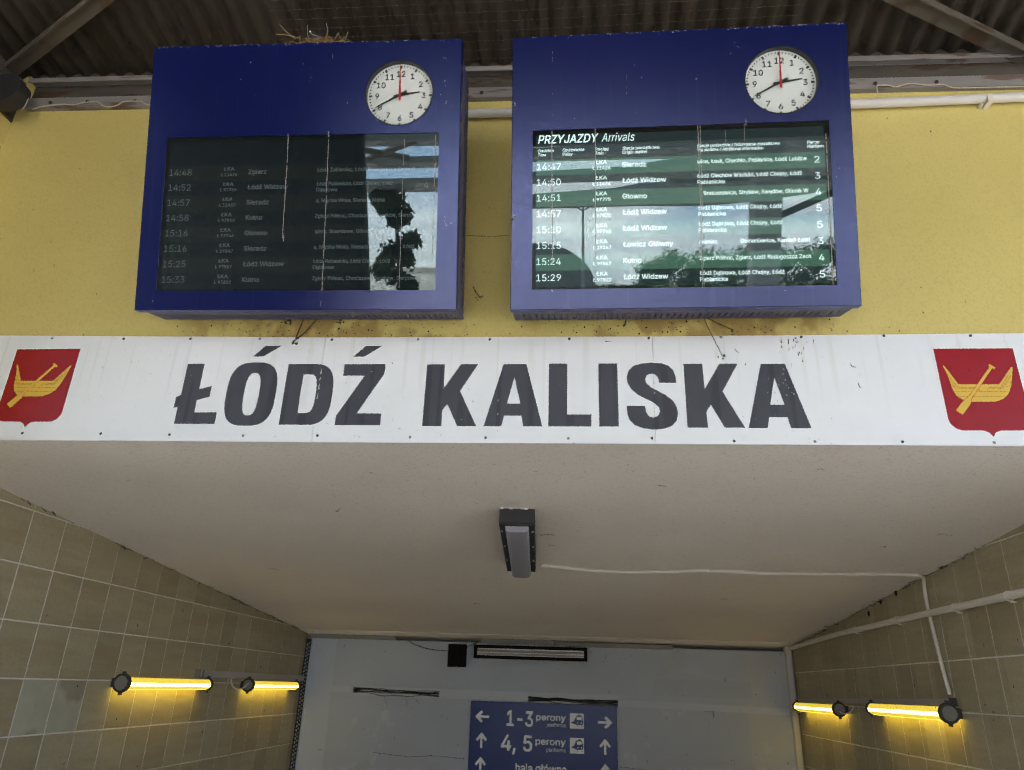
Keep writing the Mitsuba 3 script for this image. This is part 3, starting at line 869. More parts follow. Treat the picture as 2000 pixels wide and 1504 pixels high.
shield(-2.6085, 3.1285)
shield(1.7475, 3.0995)
TOPS = [(-2.987, 3.196), (-2.608, 3.188), (-2.229, 3.182), (-1.884, 3.179), (-1.53, 3.176), (-1.17, 3.168), (-0.748, 3.166), (-0.404, 3.163), (-0.031, 3.163), (0.335, 3.163), (0.663, 3.166), (1.02, 3.163), (1.381, 3.166), (1.751, 3.163)]
BOTS = [(-2.98, 2.690), (-2.611, 2.688), (-2.219, 2.687), (-1.881, 2.684), (-1.525, 2.680), (-1.175, 2.682), (-0.745, 2.676), (-0.403, 2.675), (-0.035, 2.674), (0.330, 2.676), (0.68, 2.665), (1.018, 2.664), (1.377, 2.665), (1.745, 2.663)]
for x, z in TOPS + BOTS:
    m = lathe([(0, 0.004), (0.003, 0.0042), (0.0055, 0.003), (0.0066, 0.0), (0, 0)], 12)
    part(ss, 'screw', mikit.ply(on_wall(m, YS) if False else trimesh.Trimesh(on_wall(m, YS).vertices + [x, 0, z], m.faces, process=False), 'screw_zinc' if random.random() < 0.35 else 'screw_dark'))
seam = cat([box(-1.2025, -1.1965, YS - 0.0006, YS + 0.001, 2.655, 2.70), box(0.3475, 0.3495, YS - 0.0006, YS + 0.001, 2.66, 2.70)])
# paint chipped along the seams, dirt runs and scratches
ch = []
for x, zs in ((-1.2005, [(2.985, 0.03), (2.955, 0.02), (2.905, 0.035), (2.86, 0.03)]), (0.3495, [(2.93, 0.02), (2.885, 0.012)])):
    for z, h in zs:
        pl = Polygon([(x - 0.004, z), (x + 0.004, z + h * 0.2), (x + 0.001, z + h), (x - 0.002, z + h * 0.6)])
        ch.append(on_wall(ext(pl, 0.0012), YS - 0.0001))
for _ in range(24):
    x, z = random.choice([(-0.50, 2.80), (-0.33, 2.77), (0.88, 2.86), (0.92, 2.95)])
    x, z = x + random.gauss(0, 0.02), z + random.gauss(0, 0.05)
    s = random.uniform(0.001, 0.003)
    ch.append(on_wall(ext(Polygon([(x, z), (x + s, z + s), (x + s * 0.3, z + 4 * s), (x - s, z + 2 * s)]), 0.0012), YS - 0.0001))
stuff(part(ss, 'paint_chip', mikit.ply(cat(ch), 'dropping_white')))
dr_ = []
for _ in range(42):
    x = random.gauss(0.97, 0.06) if random.random() < 0.6 else random.uniform(-2.4, 1.9)
    z = 3.165 - abs(random.gauss(0, 0.05)) if abs(x - 0.97) < 0.12 else random.uniform(2.66, 3.16)
    h, s = random.uniform(0.004, 0.022) if abs(x - 0.97) < 0.12 else random.uniform(0.002, 0.010), random.uniform(0.0008, 0.0026)
    a = random.uniform(-0.4, 0.4) if abs(x - 0.97) > 0.12 else 0
    pl = affinity.rotate(Polygon([(x - s, z), (x + s, z - h * 0.1), (x + s * 0.6, z - h), (x - s * 0.5, z - h * 0.9)]), math.degrees(a))
    dr_.append(on_wall(ext(pl, 0.0011), YS - 0.0001))
for a, b in (([(1.215, 3.03), (1.222, 3.015), (1.238, 3.012)], 0.0016), ([(1.235, 2.935), (1.238, 2.92), (1.245, 2.912)], 0.0018), ([(0.72, 3.105), (0.727, 3.092), (0.737, 3.088)], 0.0014), ([(0.135, 3.148), (0.16, 3.146)], 0.0018)):
    dr_.append(tube(smooth_line([(x, YS, z) for x, z in a]), b, 5))
stuff(part(ss, 'dirt_mark', mikit.ply(cat(dr_), 'twig')))

# twigs caught between the sign and the cabinets
tw = []
for pts, r_ in (([(-1.30, 3.50), (-1.36, 3.38), (-1.40, 3.27)], 0.0035), ([(-1.27, 3.49), (-1.31, 3.35), (-1.345, 3.17)], 0.0028), ([(-1.23, 3.49), (-1.22, 3.36), (-1.30, 3.22), (-1.36, 3.15)], 0.0030), ([(-1.10, 3.47), (-1.16, 3.37), (-1.28, 3.33), (-1.42, 3.38)], 0.0026),
                ([(-1.11, 3.48), (-1.12, 3.36), (-1.14, 3.25)], 0.0022), ([(-1.62, 3.47), (-1.615, 3.40), (-1.61, 3.36)], 0.0022), ([(-1.44, 3.47), (-1.33, 3.40), (-1.22, 3.375), (-1.13, 3.40), (-1.07, 3.455)], 0.0022), ([(-1.38, 3.48), (-1.345, 3.40), (-1.36, 3.33), (-1.42, 3.26)], 0.0024), ([(-1.02, 3.47), (-1.035, 3.40), (-1.01, 3.33)], 0.0020), ([(-0.50, 3.45), (-0.485, 3.42), (-0.465, 3.39)], 0.0024), ([(0.255, 3.42), (0.245, 3.32), (0.228, 3.23)], 0.0034),
                ([(0.15, 3.42), (0.12, 3.36)], 0.0018), ([(0.52, 3.35), (0.60, 3.27), (0.72, 3.20)], 0.0018), ([(0.56, 3.40), (0.60, 3.24), (0.66, 3.06)], 0.0018), ([(0.43, 3.42), (0.42, 3.28)], 0.0016), ([(1.05, 3.42), (1.06, 3.30)], 0.0016)):
    tw.append(tube(smooth_line([(x, YF - 0.012 - (0.012 if z < 3.2 else 0), z) for x, z in pts]), r_, 5))
    e = pts[-1]
    for _ in range(3):
        b = trimesh.creation.icosphere(subdivisions=0, radius=random.uniform(0.003, 0.007))
        b.apply_translation((e[0] + random.gauss(0, 0.01), YF - 0.012, e[1] + random.gauss(0, 0.012)))
        tw.append(b)
tg = thing('twig_tuft', 'dark dry twigs and bits caught below the two screen cabinets', 'twigs', kind='stuff')
scene[tg + '__twig'] = mikit.ply(cat(tw), 'twig')

# ------------------------------------------------------------------ the two information displays
DW, DH = 1.468, 1.2725          # cabinet front
SW = (-0.64, 0.64, 0.089, 0.8195)   # window of the screen
CK = (0.4490, 1.0140, 0.1555)   # clock opening


def extrude_w(poly, w0, w1):
    """A plate drawn in (u, v), between the depths w0 < w1 (w points at the viewer)."""
    m_ = ext(poly, w1 - w0)
    m_.apply_translation((0, 0, w0))
    return m_


def display(key_label, o, yaw, tilt, rows, em_text, em_dark, em_green, header, streaks, spots, seed, ink):
    R = random.Random(seed)
    k = thing('information_display', key_label, 'display', 'tilted blue display cabinets')
    t, a = math.radians(tilt), math.radians(yaw)
    ex = np.array([math.cos(a), math.sin(a), 0.0])
    ez = np.array([0, -math.sin(t), math.cos(t)])
    ez = ez - ex * (ez @ ex)
    ez /= np.linalg.norm(ez)
    M = mat4(ex, ez, np.cross(ex, ez), o)

    def put(parent, nm, m_, b, **kw):
        m_ = m_.copy()
        m_.apply_transform(M)
        return part(parent, nm, mikit.ply(m_, b, **kw))

    outer = sbox(-DW / 2, 0, DW / 2, DH)
    win = sbox(SW[0], SW[2], SW[1], SW[3])
    from shapely.geometry import Point
    hole = Point(CK[0], CK[1]).buffer(CK[2], 48)
    face = outer.buffer(-0.0025).difference(win).difference(hole)
    rim = outer.difference(win.buffer(0.0)).difference(hole)
    # folded sheet front: the face, a small chamfer, 50 mm deep returns
    ring = [(-DW / 2, 0), (DW / 2, 0), (DW / 2, DH), (-DW / 2, DH)]
    ring_in = [(-DW / 2 + 0.0025, 0.0025), (DW / 2 - 0.0025, 0.0025), (DW / 2 - 0.0025, DH - 0.0025), (-DW / 2 + 0.0025, DH - 0.0025)]
    plate = extrude_w(face, -0.0025, 0.0)
    V, F = [], []
    for (u, v), (p_, q_) in zip(ring, ring_in):
        V += [(u, v, -0.0025), (p_, q_, 0.0)]
    for i in range(4):
        j = (i + 1) % 4
        F += [(2 * i, 2 * j, 2 * j + 1), (2 * i, 2 * j + 1, 2 * i + 1)]
    ch_ = trimesh.Trimesh(V, F, process=False)
    returns = extrude_w(outer.difference(sbox(-DW / 2 + 0.002, 0.002, DW / 2 - 0.002, DH - 0.002)), -0.050, -0.0025)
    put(k, 'front_frame', cat([plate, ch_, returns]), 'blue_paint')
    # grille box behind, with rows of ventilation slots
    bx = mcube(-0.733, 0.733, 0.012, 1.205, -0.262, -0.062) - mcube(-0.729, 0.729, 0.016, 1.201, -0.30, -0.070)
    sl_ = []
    for i in range(50):
        u = -0.69 + 0.0282 * i
        sl_.append(mcube(u, u + 0.008, 0.0, 0.03, -0.235, -0.150))
    for i in range(40):
        v = 0.05 + 0.0282 * i
        sl_.append(mcube(0.70, 0.75, v, v + 0.008, -0.235, -0.150))
        sl_.append(mcube(-0.75, -0.70, v, v + 0.008, -0.235, -0.150))
    bx = bx - m3.Manifold.batch_boolean(sl_, m3.OpType.Add)
    put(k, 'grille_box', from_manifold(bx), 'blue_grille_paint')
    put(k, 'wall_bracket', box(-0.5, -0.44, 0.25, 0.95, -0.36, -0.2625), 'weathered_steel')
    put(k, 'wall_bracket', box(0.44, 0.5, 0.25, 0.95, -0.36, -0.2625), 'weathered_steel')
    # screen: black panel, lit rows, lettering, cover glass
    sc = put(k, 'screen', box(SW[0] - 0.003, SW[1] + 0.003, SW[2] - 0.003, SW[3] + 0.003, -0.045, -0.0142), 'lcd_black')

    def quad(u0, u1, v0, v1, w_):
        return trimesh.Trimesh([(u0, v0, w_), (u1, v0, w_), (u1, v1, w_), (u0, v1, w_)], [(0, 1, 2), (0, 2, 3)], process=False)

    top, step = 0.6847, 0.0726
    U0, U1 = -0.6255, 0.6195
    dark = [quad(U0, U1, top, 0.800, -0.0138)] + [quad(U0, U1, top - step * (i + 1), top - step * i, -0.0138) for i in range(1, 8, 2)]
    green = [quad(U0, U1, top - step * (i + 1), top - step * i, -0.0138) for i in range(0, 8, 2)]
    put(sc, 'dark_row', cat(dark), 'lcd_black', emitter={'type': 'area', 'radiance': rgb(em_dark)})
    put(sc, 'lit_row', cat(green), 'lcd_black', emitter={'type': 'area', 'radiance': rgb(em_green)})
    big, small = [], []

    def tx(s_, h, u, v, width=None, bold=False, it=0.0, al='l', dst=small):
        m_ = text(s_, h, width, bold, it, u, v, al, flat=True)
        m_.apply_translation((0, 0, -0.0134))
        dst.append(m_)

    if header:
        tx(header[0], 0.0385, -0.6175, 0.7625, 0.262, True, 0.18, dst=big)
        tx(header[1], 0.0385, -0.3345, 0.7625, 0.142, False, 0.18, dst=big)
        for s1, s2, u, w1, w2 in (('Godzina', 'Time', -0.6185, 0.070, 0.037), ('Opóźnienie', 'Delay', -0.508, 0.096, 0.044), ('Pociąg', 'Train', -0.364, 0.059, 0.036), ('Stacja początkowa', 'Origin station', -0.244, 0.161, 0.106),
                                  ('Stacje pośrednie / Informacje dodatkowe', 'Via stations / Additional information', 0.080, 0.352, 0.282), ('Peron', 'Platform', 0.547, 0.051, 0.068)):
            tx(s1, 0.0135, u, 0.722, w1, True, 0.16, dst=big)
            tx(s2, 0.0135, u, 0.703, w2, True, 0.16, dst=big)
    for i, (tm, tr, stn, via, pl) in enumerate(rows):
        v = 0.638 - step * i
        tx(tm, 0.0305, -0.622, v, 0.107, dst=big)
        tx('ŁKA', 0.0165, -0.362, v + 0.021, 0.050, True, dst=big)
        tx(tr, 0.0145, -0.376, v - 0.0055, 0.079, True, dst=big)
        tx(stn, 0.0215, -0.2455, v + 0.003, None if stn not in ('Sieradz', 'Łódź Widzew') else {'Sieradz': 0.106, 'Łódź Widzew': 0.190}[stn], True, dst=big)
        if isinstance(via, tuple):
            tx(via[0], 0.0170, 0.0785, v + 0.0165, 0.352 if via[0].startswith('Łódź D') or via[0].startswith('Łódź P') else 0.442, True, dst=small)
            tx(via[1], 0.0170, 0.0785, v - 0.0115, None, True, dst=small)
        else:
            for s_, u, w_ in via if isinstance(via, list) else [(via, 0.0785, 0.462)]:
                tx(s_, 0.0170, u, v + 0.010, w_, True, dst=small)
        tx(pl, 0.0295, 0.574, v - 0.003, 0.0225, dst=big)
    put(sc, 'lettering', cat(big + small), ink, emitter={'type': 'area', 'radiance': rgb(em_text)})
    put(k, 'cover_glass', quad(SW[0], SW[1], SW[2], SW[3], -0.004), 'cover_glass')
    # clock
    ring_ = lathe([(CK[2] - 0.001, -0.034), (CK[2] - 0.001, 0.001), (CK[2] + 0.004, 0.001), (CK[2] + 0.004, -0.034), (CK[2] - 0.001, -0.034)], 64)
    ring_.apply_translation((CK[0], CK[1], 0))
    c = put(k, 'clock', ring_, 'bezel_black', smooth=30)

    def cput(nm, m_, b, **kw):
        m_ = m_.copy()
        m_.apply_translation((CK[0], CK[1], 0))
        return put(c, nm, m_, b, **kw)

    dial = lathe([(0, -0.034), (CK[2] + 0.002, -0.034), (CK[2] + 0.002, -0.028), (0, -0.028)], 64)
    cput('dial', dial, 'dial_white')
    marks = []
    for i in range(60):
        an = math.radians(90 - 6 * i)
        big_ = i % 5 == 0
        r0, r1, hw = (0.1325, 0.1475, 0.0050) if big_ else (0.1395, 0.1465, 0.0022)
        p_ = affinity.rotate(sbox(r0, -hw, r1, hw), math.degrees(an), origin=(0, 0))
        marks.append(extrude_w(p_, -0.028, -0.0274))
    cput('minute_mark', cat(marks), 'ink_black')
    for hnum in range(1, 13):
        an = math.radians(90 - 30 * hnum)
        m_ = text(str(hnum), 0.0265, None, True, 0, 0, 0, 'c', depth=0.0006)
        rr = 0.1085 if hnum not in (10, 11, 12) else 0.106
        m_.apply_translation((rr * math.cos(an), rr * math.sin(an) - 0.013, -0.028))
        cput('numeral', m_, 'ink_black')

    def hand(r_tip, r_tail, w_tip, w_tail, ang, z):
        p_ = Polygon([(-r_tail, -w_tail), (-r_tail, w_tail), (r_tip, w_tip), (r_tip, -w_tip)])
        return extrude_w(affinity.rotate(p_, ang, origin=(0, 0)), z, z + 0.0015)

    hm = 2 + 40 / 60 + 0.04
    cput('hour_hand', hand(0.093, 0.031, 0.0025, 0.0062, 90 - 30 * hm, -0.022), 'ink_black')
    cput('minute_hand', hand(0.128, 0.036, 0.0018, 0.0062, 90 - 6 * 40.3, -0.018), 'ink_black')
    cput('second_hand', hand(0.146, 0.029, 0.0014, 0.0056, 90.5, -0.014), 'hand_red')
    # droppings that ran down the front
    st_ = []
    for (u, v0, v1, wd, gaps) in streaks:
        n = max(6, int((v0 - v1) / 0.012))
        vs = np.linspace(v0, v1, n)
        us = u + np.cumsum([R.gauss(0, 0.00022) for _ in vs])
        for i in range(n - 1):
            if R.random() < gaps:
                continue
            h0, h1 = wd * R.uniform(0.25, 0.7), wd * R.uniform(0.25, 0.7)
            w_ = 0.0003 if not (SW[2] < (vs[i] + vs[i + 1]) / 2 < SW[3] and SW[0] < u < SW[1]) else -0.0035
            st_.append(extrude_w(Polygon([(us[i] - h0, vs[i]), (us[i] + h0, vs[i]), (us[i + 1] + h1, vs[i + 1]), (us[i + 1] - h1, vs[i + 1])]), w_ - 0.0001, w_ + 0.0004))
    stuff(put(k, 'drip', cat(st_), 'drip_grey'))
    st_ = []
    for (u, v, s_, n) in spots:
        for _ in range(n):
            uu, vv, ss_ = u + R.gauss(0, s_), v + R.gauss(0, s_ * 2.2), R.uniform(0.0008, 0.0026)
            if not (-DW / 2 + 0.004 < uu < DW / 2 - 0.004 and 0.004 < vv < DH - 0.002):
                continue
            if SW[0] - 0.004 < uu < SW[1] + 0.004 and SW[2] - 0.004 < vv < SW[3] + 0.004:
                continue
            st_.append(extrude_w(Polygon([(uu - ss_, vv), (uu, vv - ss_ * 1.6), (uu + ss_, vv), (uu, vv + ss_)]), 0.0002, 0.0007))
    for _ in range(70):
        uu = R.uniform(-DW / 2 + 0.01, DW / 2 - 0.01)
        vv = DH - abs(R.gauss(0, 0.004)) - 0.0015
        ss_ = R.uniform(0.0012, 0.0034)
        st_.append(extrude_w(Polygon([(uu - ss_, vv), (uu, vv - ss_ * 1.5), (uu + ss_, vv)]), 0.0002, 0.0008))
    stuff(put(k, 'dropping', cat(st_), 'dropping_white'))
    return k, M


LROWS = [('14:48', 'Ł 11476', 'Zgierz', [('Łódź Żabieniec, Łódź Radogoszcz Zachód', 0.0785, 0.452)], '2'), ('14:52', 'Ł 97775', 'Łódź Widzew', ('Łódź Pabianicka, Łódź Chojny, Łódź', 'Dąbrowa'), '4'),
         ('14:57', 'Ł 11425', 'Sieradz', [('a, Męcka Wola, Sieradz Męka', 0.0785, 0.318)], '3'), ('14:58', 'Ł 97820', 'Kutno', [('Zgierz Północ, Chociszew, Ozorków, Sierpow', 0.0785, 0.466)], '5'),
         ('15:16', 'Ł 97746', 'Głowno', [('gierz, Smardzew, Glinnik Wieś, Swędów, Str', 0.0815, 0.463)], '5'), ('15:16', 'Ł 19247', 'Sieradz', [('a, Męcka Wola, Sieradz Męka', 0.0785, 0.318), ('Łódź', 0.487, 0.052)], '3'),
         ('15:25', 'Ł 97867', 'Łódź Widzew', ('Łódź Pabianicka, Łódź Chojny, Łódź', 'Dąbrowa'), '4'), ('15:33', 'Ł 97822', 'Kutno', [('Zgierz Północ, Chociszew, Ozorków, Sierpow', 0.0785, 0.466)], '5')]
RROWS = [('14:47', 'Ł 11426', 'Sieradz', [('wice, Łask, Chechło, Pabianice, Łódź Lubline', 0.0785, 0.464)], '2'), ('14:50', 'Ł 11424', 'Łódź Widzew', ('Łódź Olechów Wschód, Łódź Chojny, Łódź', 'Pabianicka'), '3'),
         ('14:51', 'Ł 97775', 'Głowno', [('Bratoszewice, Stryków, Swędów, Glinnik W', 0.104, 0.440)], '4'), ('14:57', 'Ł 97820', 'Łódź Widzew', ('Łódź Dąbrowa, Łódź Chojny, Łódź', 'Pabianicka'), '5'),
         ('15:10', 'Ł 97746', 'Łódź Widzew', ('Łódź Dąbrowa, Łódź Chojny, Łódź', 'Pabianicka'), '5'), ('15:15', 'Ł 19247', 'Łowicz Główny', [('mieniec', 0.0785, 0.078), ('Domaniewice, Kamień Łowi', 0.254, 0.286)], '3'),
         ('15:24', 'Ł 97867', 'Kutno', [('Zgierz Północ, Zgierz, Łódź Radogoszcz Zach', 0.0785, 0.464)], '4'), ('15:29', 'Ł 97822', 'Łódź Widzew', ('Łódź Dąbrowa, Łódź Chojny, Łódź', 'Pabianicka'), '5')]
ET = 0.07
kL, ML = display('blue display cabinet with a dark screen, clock and bird nest on top', (-1.2595, 2.76, 3.1732), 1.19, 16.0, LROWS, (0.050 * ET, 0.058 * ET, 0.060 * ET), (0.003 * ET, 0.006 * ET, 0.008 * ET), (0.009 * ET, 0.011 * ET, 0.010 * ET), None,
                 [(-0.062, 0.826, 0.33, 0.0030, 0.05), (-0.059, 0.345, 0.318, 0.004, 0.1), (0.128, 0.80, 0.09, 0.0026, 0.04), (0.128, 0.07, 0.002, 0.0020, 0.55), (0.129, 1.25, 0.84, 0.0016, 0.86), (0.127, 0.833, 0.81, 0.0055, 0.0), (0.481, 0.79, 0.10, 0.0022, 0.08), (0.623, 0.81, 0.24, 0.0026, 0.25), (0.628, 0.70, 0.50, 0.0016, 0.4)],
                 [(0.033, 1.09, 0.004, 3), (0.655, 1.18, 0.012, 4), (0.65, 1.05, 0.012, 5), (0.66, 0.95, 0.012, 4), (-0.2, 1.2, 0.1, 4), (-0.3, 0.9, 0.1, 3), (0.2, 0.9, 0.1, 4), (0.68, 0.4, 0.01, 6), (0.1, 0.04, 0.2, 8), (-0.55, 0.05, 0.1, 4)], 3, 'glyph_dim')
kR, MR = display('blue display cabinet on the right with a glowing arrivals screen and clock', (0.45, 2.76, 3.1615), -0.15, 15.27, RROWS, (0.78 * ET, 0.90 * ET, 0.88 * ET), (0.020 * ET, 0.034 * ET, 0.038 * ET), (0.075 * ET, 0.165 * ET, 0.120 * ET), ('PRZYJAZDY', 'Arrivals'),
                 [(-0.553, 1.22, 0.86, 0.0016, 0.82), (-0.554, 0.825, 0.20, 0.0036, 0.06), (-0.362, 0.82, 0.19, 0.0034, 0.06), (-0.318, 0.74, 0.56, 0.0018, 0.3), (0.084, 0.82, 0.09, 0.0030, 0.05), (0.094, 0.82, 0.09, 0.0022, 0.08), (0.625, 0.76, 0.09, 0.0034, 0.1), (0.203, 0.79, 0.72, 0.0014, 0.1), (0.283, 0.815, 0.74, 0.0014, 0.1), (-0.222, 1.08, 0.96, 0.0012, 0.35), (-0.553, 0.088, 0.080, 0.006, 0.0), (0.290, 0.835, 0.812, 0.004, 0.0)],
                 [(-0.72, 0.95, 0.003, 7), (-0.725, 0.42, 0.003, 3), (-0.70, 0.2, 0.01, 3), (0.26, 1.18, 0.015, 5), (0.1, 1.2, 0.12, 6), (-0.3, 1.1, 0.12, 5), (0.3, 0.95, 0.1, 4), (-0.5, 0.03, 0.2, 6), (0.4, 0.03, 0.2, 5), (0.68, 0.6, 0.015, 4)], 4, 'glyph_bright')
nub = lathe([(0, 0), (0.006, 0), (0.006, 0.012), (0, 0.014)], 12)
nub.apply_translation((-0.726, 0.415, 0.0))
nub.apply_transform(MR)
part(kR, 'lock', mikit.ply(nub, 'screw_zinc'))

# ------------------------------------------------------------------ nest and bird on the left cabinet
NE = (ML @ np.array([0.055, DH, -0.014, 1]))[:3]
nest = thing('bird_nest', 'ragged straw bird nest on top of the left cabinet', 'nest')
st1, st2 = [], []
for i in range(760):
    cx_ = random.gauss(0, 0.066)
    c0 = np.array([NE[0] + cx_, NE[1] + abs(random.gauss(0.0, 0.022)), NE[2] + abs(random.gauss(0, 0.012)) * max(0.2, 1.3 - abs(cx_) / 0.07)])
    L = random.uniform(0.015, 0.06)
    an, el = random.uniform(0, 2 * math.pi), random.gauss(0.05, 0.26)
    d = np.array([math.cos(an) * math.cos(el), math.sin(an) * math.cos(el) * 0.6, math.sin(el)]) * L
    mid = c0 + d / 2 + np.array([0, 0, random.uniform(-0.004, 0.010)])
    e = c0 + d
    floor_ = NE[2] + 0.002
    pts = np.array([c0, mid, e])
    pts[:, 2] = np.maximum(pts[:, 2], floor_)
    (st1 if random.random() < 0.65 else st2).append(tube(pts, random.uniform(0.0009, 0.0019), 4))
for a, b, c in (((-0.10, -0.03, 0.003), (-0.15, -0.04, 0.045), (-0.185, -0.04, 0.088)), ((-0.08, -0.03, 0.008), (-0.14, -0.05, 0.010), (-0.19, -0.05, 0.017)), ((-0.05, 0, 0.02), (-0.062, 0, 0.07), (-0.070, 0, 0.125)), ((0.03, 0, 0.02), (0.035, 0, 0.08), (0.02, 0, 0.13)),
                ((0.085, -0.02, 0.003), (0.092, -0.02, 0.024), (0.096, -0.02, 0.042)), ((0.096, -0.02, 0.040), (0.104, -0.02, 0.02), (0.112, -0.02, 0.004)), ((0.135, -0.02, 0.002), (0.138, -0.02, 0.02), (0.142, -0.02, 0.044)), ((-0.04, -0.03, 0.045), (-0.02, -0.03, 0.026), (0.01, -0.03, 0.012))):
    st2.append(tube([NE + np.array(a), NE + np.array(b), NE + np.array(c)], 0.0014, 5))
stuff(part(nest, 'straw', mikit.ply(cat(st1), 'straw')))
stuff(part(nest, 'pale_straw', mikit.ply(cat(st2), 'straw_pale')))
bird = thing('small_bird', 'small dark bird sitting in the straw nest', 'bird')
B0 = NE + np.array([-0.018, 0.008, 0.040])
prof = [((0.045, 0.01, -0.012), 0.004), ((0.030, 0.006, 0.0), 0.013), ((0.012, 0.002, 0.006), 0.021), ((-0.006, 0.0, 0.010), 0.021), ((-0.018, -0.003, 0.022), 0.015), ((-0.022, -0.006, 0.032), 0.0135), ((-0.026, -0.009, 0.037), 0.010)]
hull = m3.Manifold()
for (a, ra), (b, rb) in zip(prof[:-1], prof[1:]):
    s1 = m3.Manifold.sphere(ra, 20).translate(tuple(a))
    s2 = m3.Manifold.sphere(rb, 20).translate(tuple(b))
    hull = hull + m3.Manifold.batch_hull([s1, s2])
bm = from_manifold(hull.refine_to_length(0.006))
trimesh.smoothing.filter_taubin(bm, iterations=6)
beak = trimesh.creation.cone(0.0032, 0.011, sections=8)
beak.apply_transform(trimesh.transformations.rotation_matrix(-math.pi / 2 - 0.1, (0, 1, 0)))
beak.apply_translation((-0.034, -0.011, 0.036))
for g in (bm, beak):
    g.apply_translation(B0)
part(bird, 'plumage', mikit.ply(bm, 'bird_plumage', smooth=60))
part(bird, 'beak', mikit.ply(beak, 'bird_plumage'))
sp = trimesh.creation.icosphere(subdivisions=2, radius=0.0042)
sp.apply_scale((1.3, 0.6, 0.9))
sp.apply_translation(B0 + np.array([-0.027, -0.0175, 0.031]))
part(bird, 'cheek_spot', mikit.ply(sp, 'pale_spot'))

# ------------------------------------------------------------------ ceiling lamp and its conduit
cl = thing('ceiling_lamp', 'unlit black ceiling lamp with a grey diffuser on the sloping plaster', 'light fixture')
s_ = -0.0788
nrm = math.sqrt(1 + s_ * s_)
cey = np.array([0, 1, s_]) / nrm
ced = np.array([0, s_, -1]) / nrm
cyaw = math.radians(2.6)
cex = np.array([math.cos(cyaw), math.sin(cyaw), 0.0])
cey2 = cey * math.cos(cyaw) - np.array([math.sin(cyaw), 0, 0])
MC = mat4(cex, -cey2, np.cross(cex, -cey2), (-0.330, 4.000, ceil_z(4.0)))
LC = 1.14


def cbox(u0, u1, a0, a1, d0, d1, b=0.0):
    m_ = box(u0, u1, -a1, -a0, d0, d1, b)
    m_.apply_transform(MC)
    return m_


part(cl, 'housing', mikit.ply(cbox(-0.099, 0.099, 0.0, LC, 0.001, 0.086, 0.004), 'housing_charcoal'))
part(cl, 'rim', mikit.ply(cbox(-0.099, 0.099, -0.002, LC, 0.0862, 0.094, 0.002), 'housing_charcoal'))
dp = []
for a in np.linspace(0, math.pi, 13):
    dp.append((0.066 * math.copysign(abs(math.cos(a)) ** 0.5, math.cos(a)), 0.0942 + 0.034 * abs(math.sin(a)) ** 0.6))
df = ext(Polygon(dp), LC - 0.02 + 0.03)
df.apply_transform(mat4((1, 0, 0), (0, 0, 1), (0, -1, 0), (0, -0.035, 0)))
df.apply_transform(MC)
part(cl, 'diffuser', mikit.ply(df, 'diffuser_grey', smooth=40))
for a in (0.12, 0.45, 0.80):
    for u in (-0.093, 0.082):
        part(cl, 'clip', mikit.ply(cbox(u, u + 0.011, a, a + 0.02, 0.0942, 0.099, 0.001), 'tray_grey'))
flk = []
for _ in range(9):
    u = random.uniform(-0.095, 0.09)
    b = trimesh.creation.icosphere(subdivisions=0, radius=random.uniform(0.003, 0.008))
    b.apply_scale((1.6, 0.6, 0.8))
    b.apply_translation((u, 0.004, 0.004))
    b.apply_transform(MC)
    flk.append(b)
stuff(part(cl, 'paint_flake', mikit.ply(cat(flk), 'print_white')))

hairs = []
for x, y in ((-0.20, 4.55), (-0.17, 4.75), (1.9, 4.7), (2.1, 4.4), (0.4, 3.6), (-1.4, 4.1), (-2.4, 5.6), (1.2, 6.4), (-0.9, 6.9)):
    a_ = random.uniform(0, 6.28)
    pts_ = [(x + random.gauss(0, 0.012) + math.cos(a_) * q * 0.02, y + math.sin(a_) * q * 0.02 + random.gauss(0, 0.008)) for q in range(4)]
    hairs.append(tube(smooth_line([(px, py, ceil_z(py) - 0.001) for px, py in pts_], 4), 0.0011, 5))
hw = thing('cobweb_strands', 'thin dark cobweb strands on the sloping plaster ceiling', 'cobweb', kind='stuff')
scene[hw] = mikit.ply(cat(hairs), 'twig')

cdt = thing('ceiling_conduit', 'thin cream conduit from the ceiling lamp to the right wall and down to its lamp', 'conduit')
cp = [(-0.235, 5.285), (-0.249 + 0.02, 5.293), (0.015, 5.383), (0.275, 5.436), (0.603, 5.411), (0.928, 5.345), (1.246, 5.383), (1.513, 5.390), (2.053, 5.352), (2.30, 5.352)]
cpts = [(x, y, ceil_z(y) - 0.013) for x, y in cp]
cpts += [(2.37, 5.36, ceil_z(5.36) - 0.014), (2.408, 5.40, ceil_z(5.4) - 0.03), (2.418, 5.43, ceil_z(5.43) - 0.075), (2.418, 5.435, 2.28), (2.418, 5.415, 2.10), (2.418, 5.385, 1.90), (2.418, 5.345, 1.70)]
part(cdt, 'tube', mikit.ply(tube(smooth_line(cpts, 8), 0.013, 10), 'pvc_cream', smooth=40))
for x, y in ((-0.19, 5.31), (0.928, 5.345), (2.053, 5.352)):
    part(cdt, 'saddle', mikit.ply(box(x - 0.011, x + 0.011, y - 0.020, y + 0.020, ceil_z(y) - 0.028, ceil_z(y) - 0.001, 0.003), 'pvc_cream'))

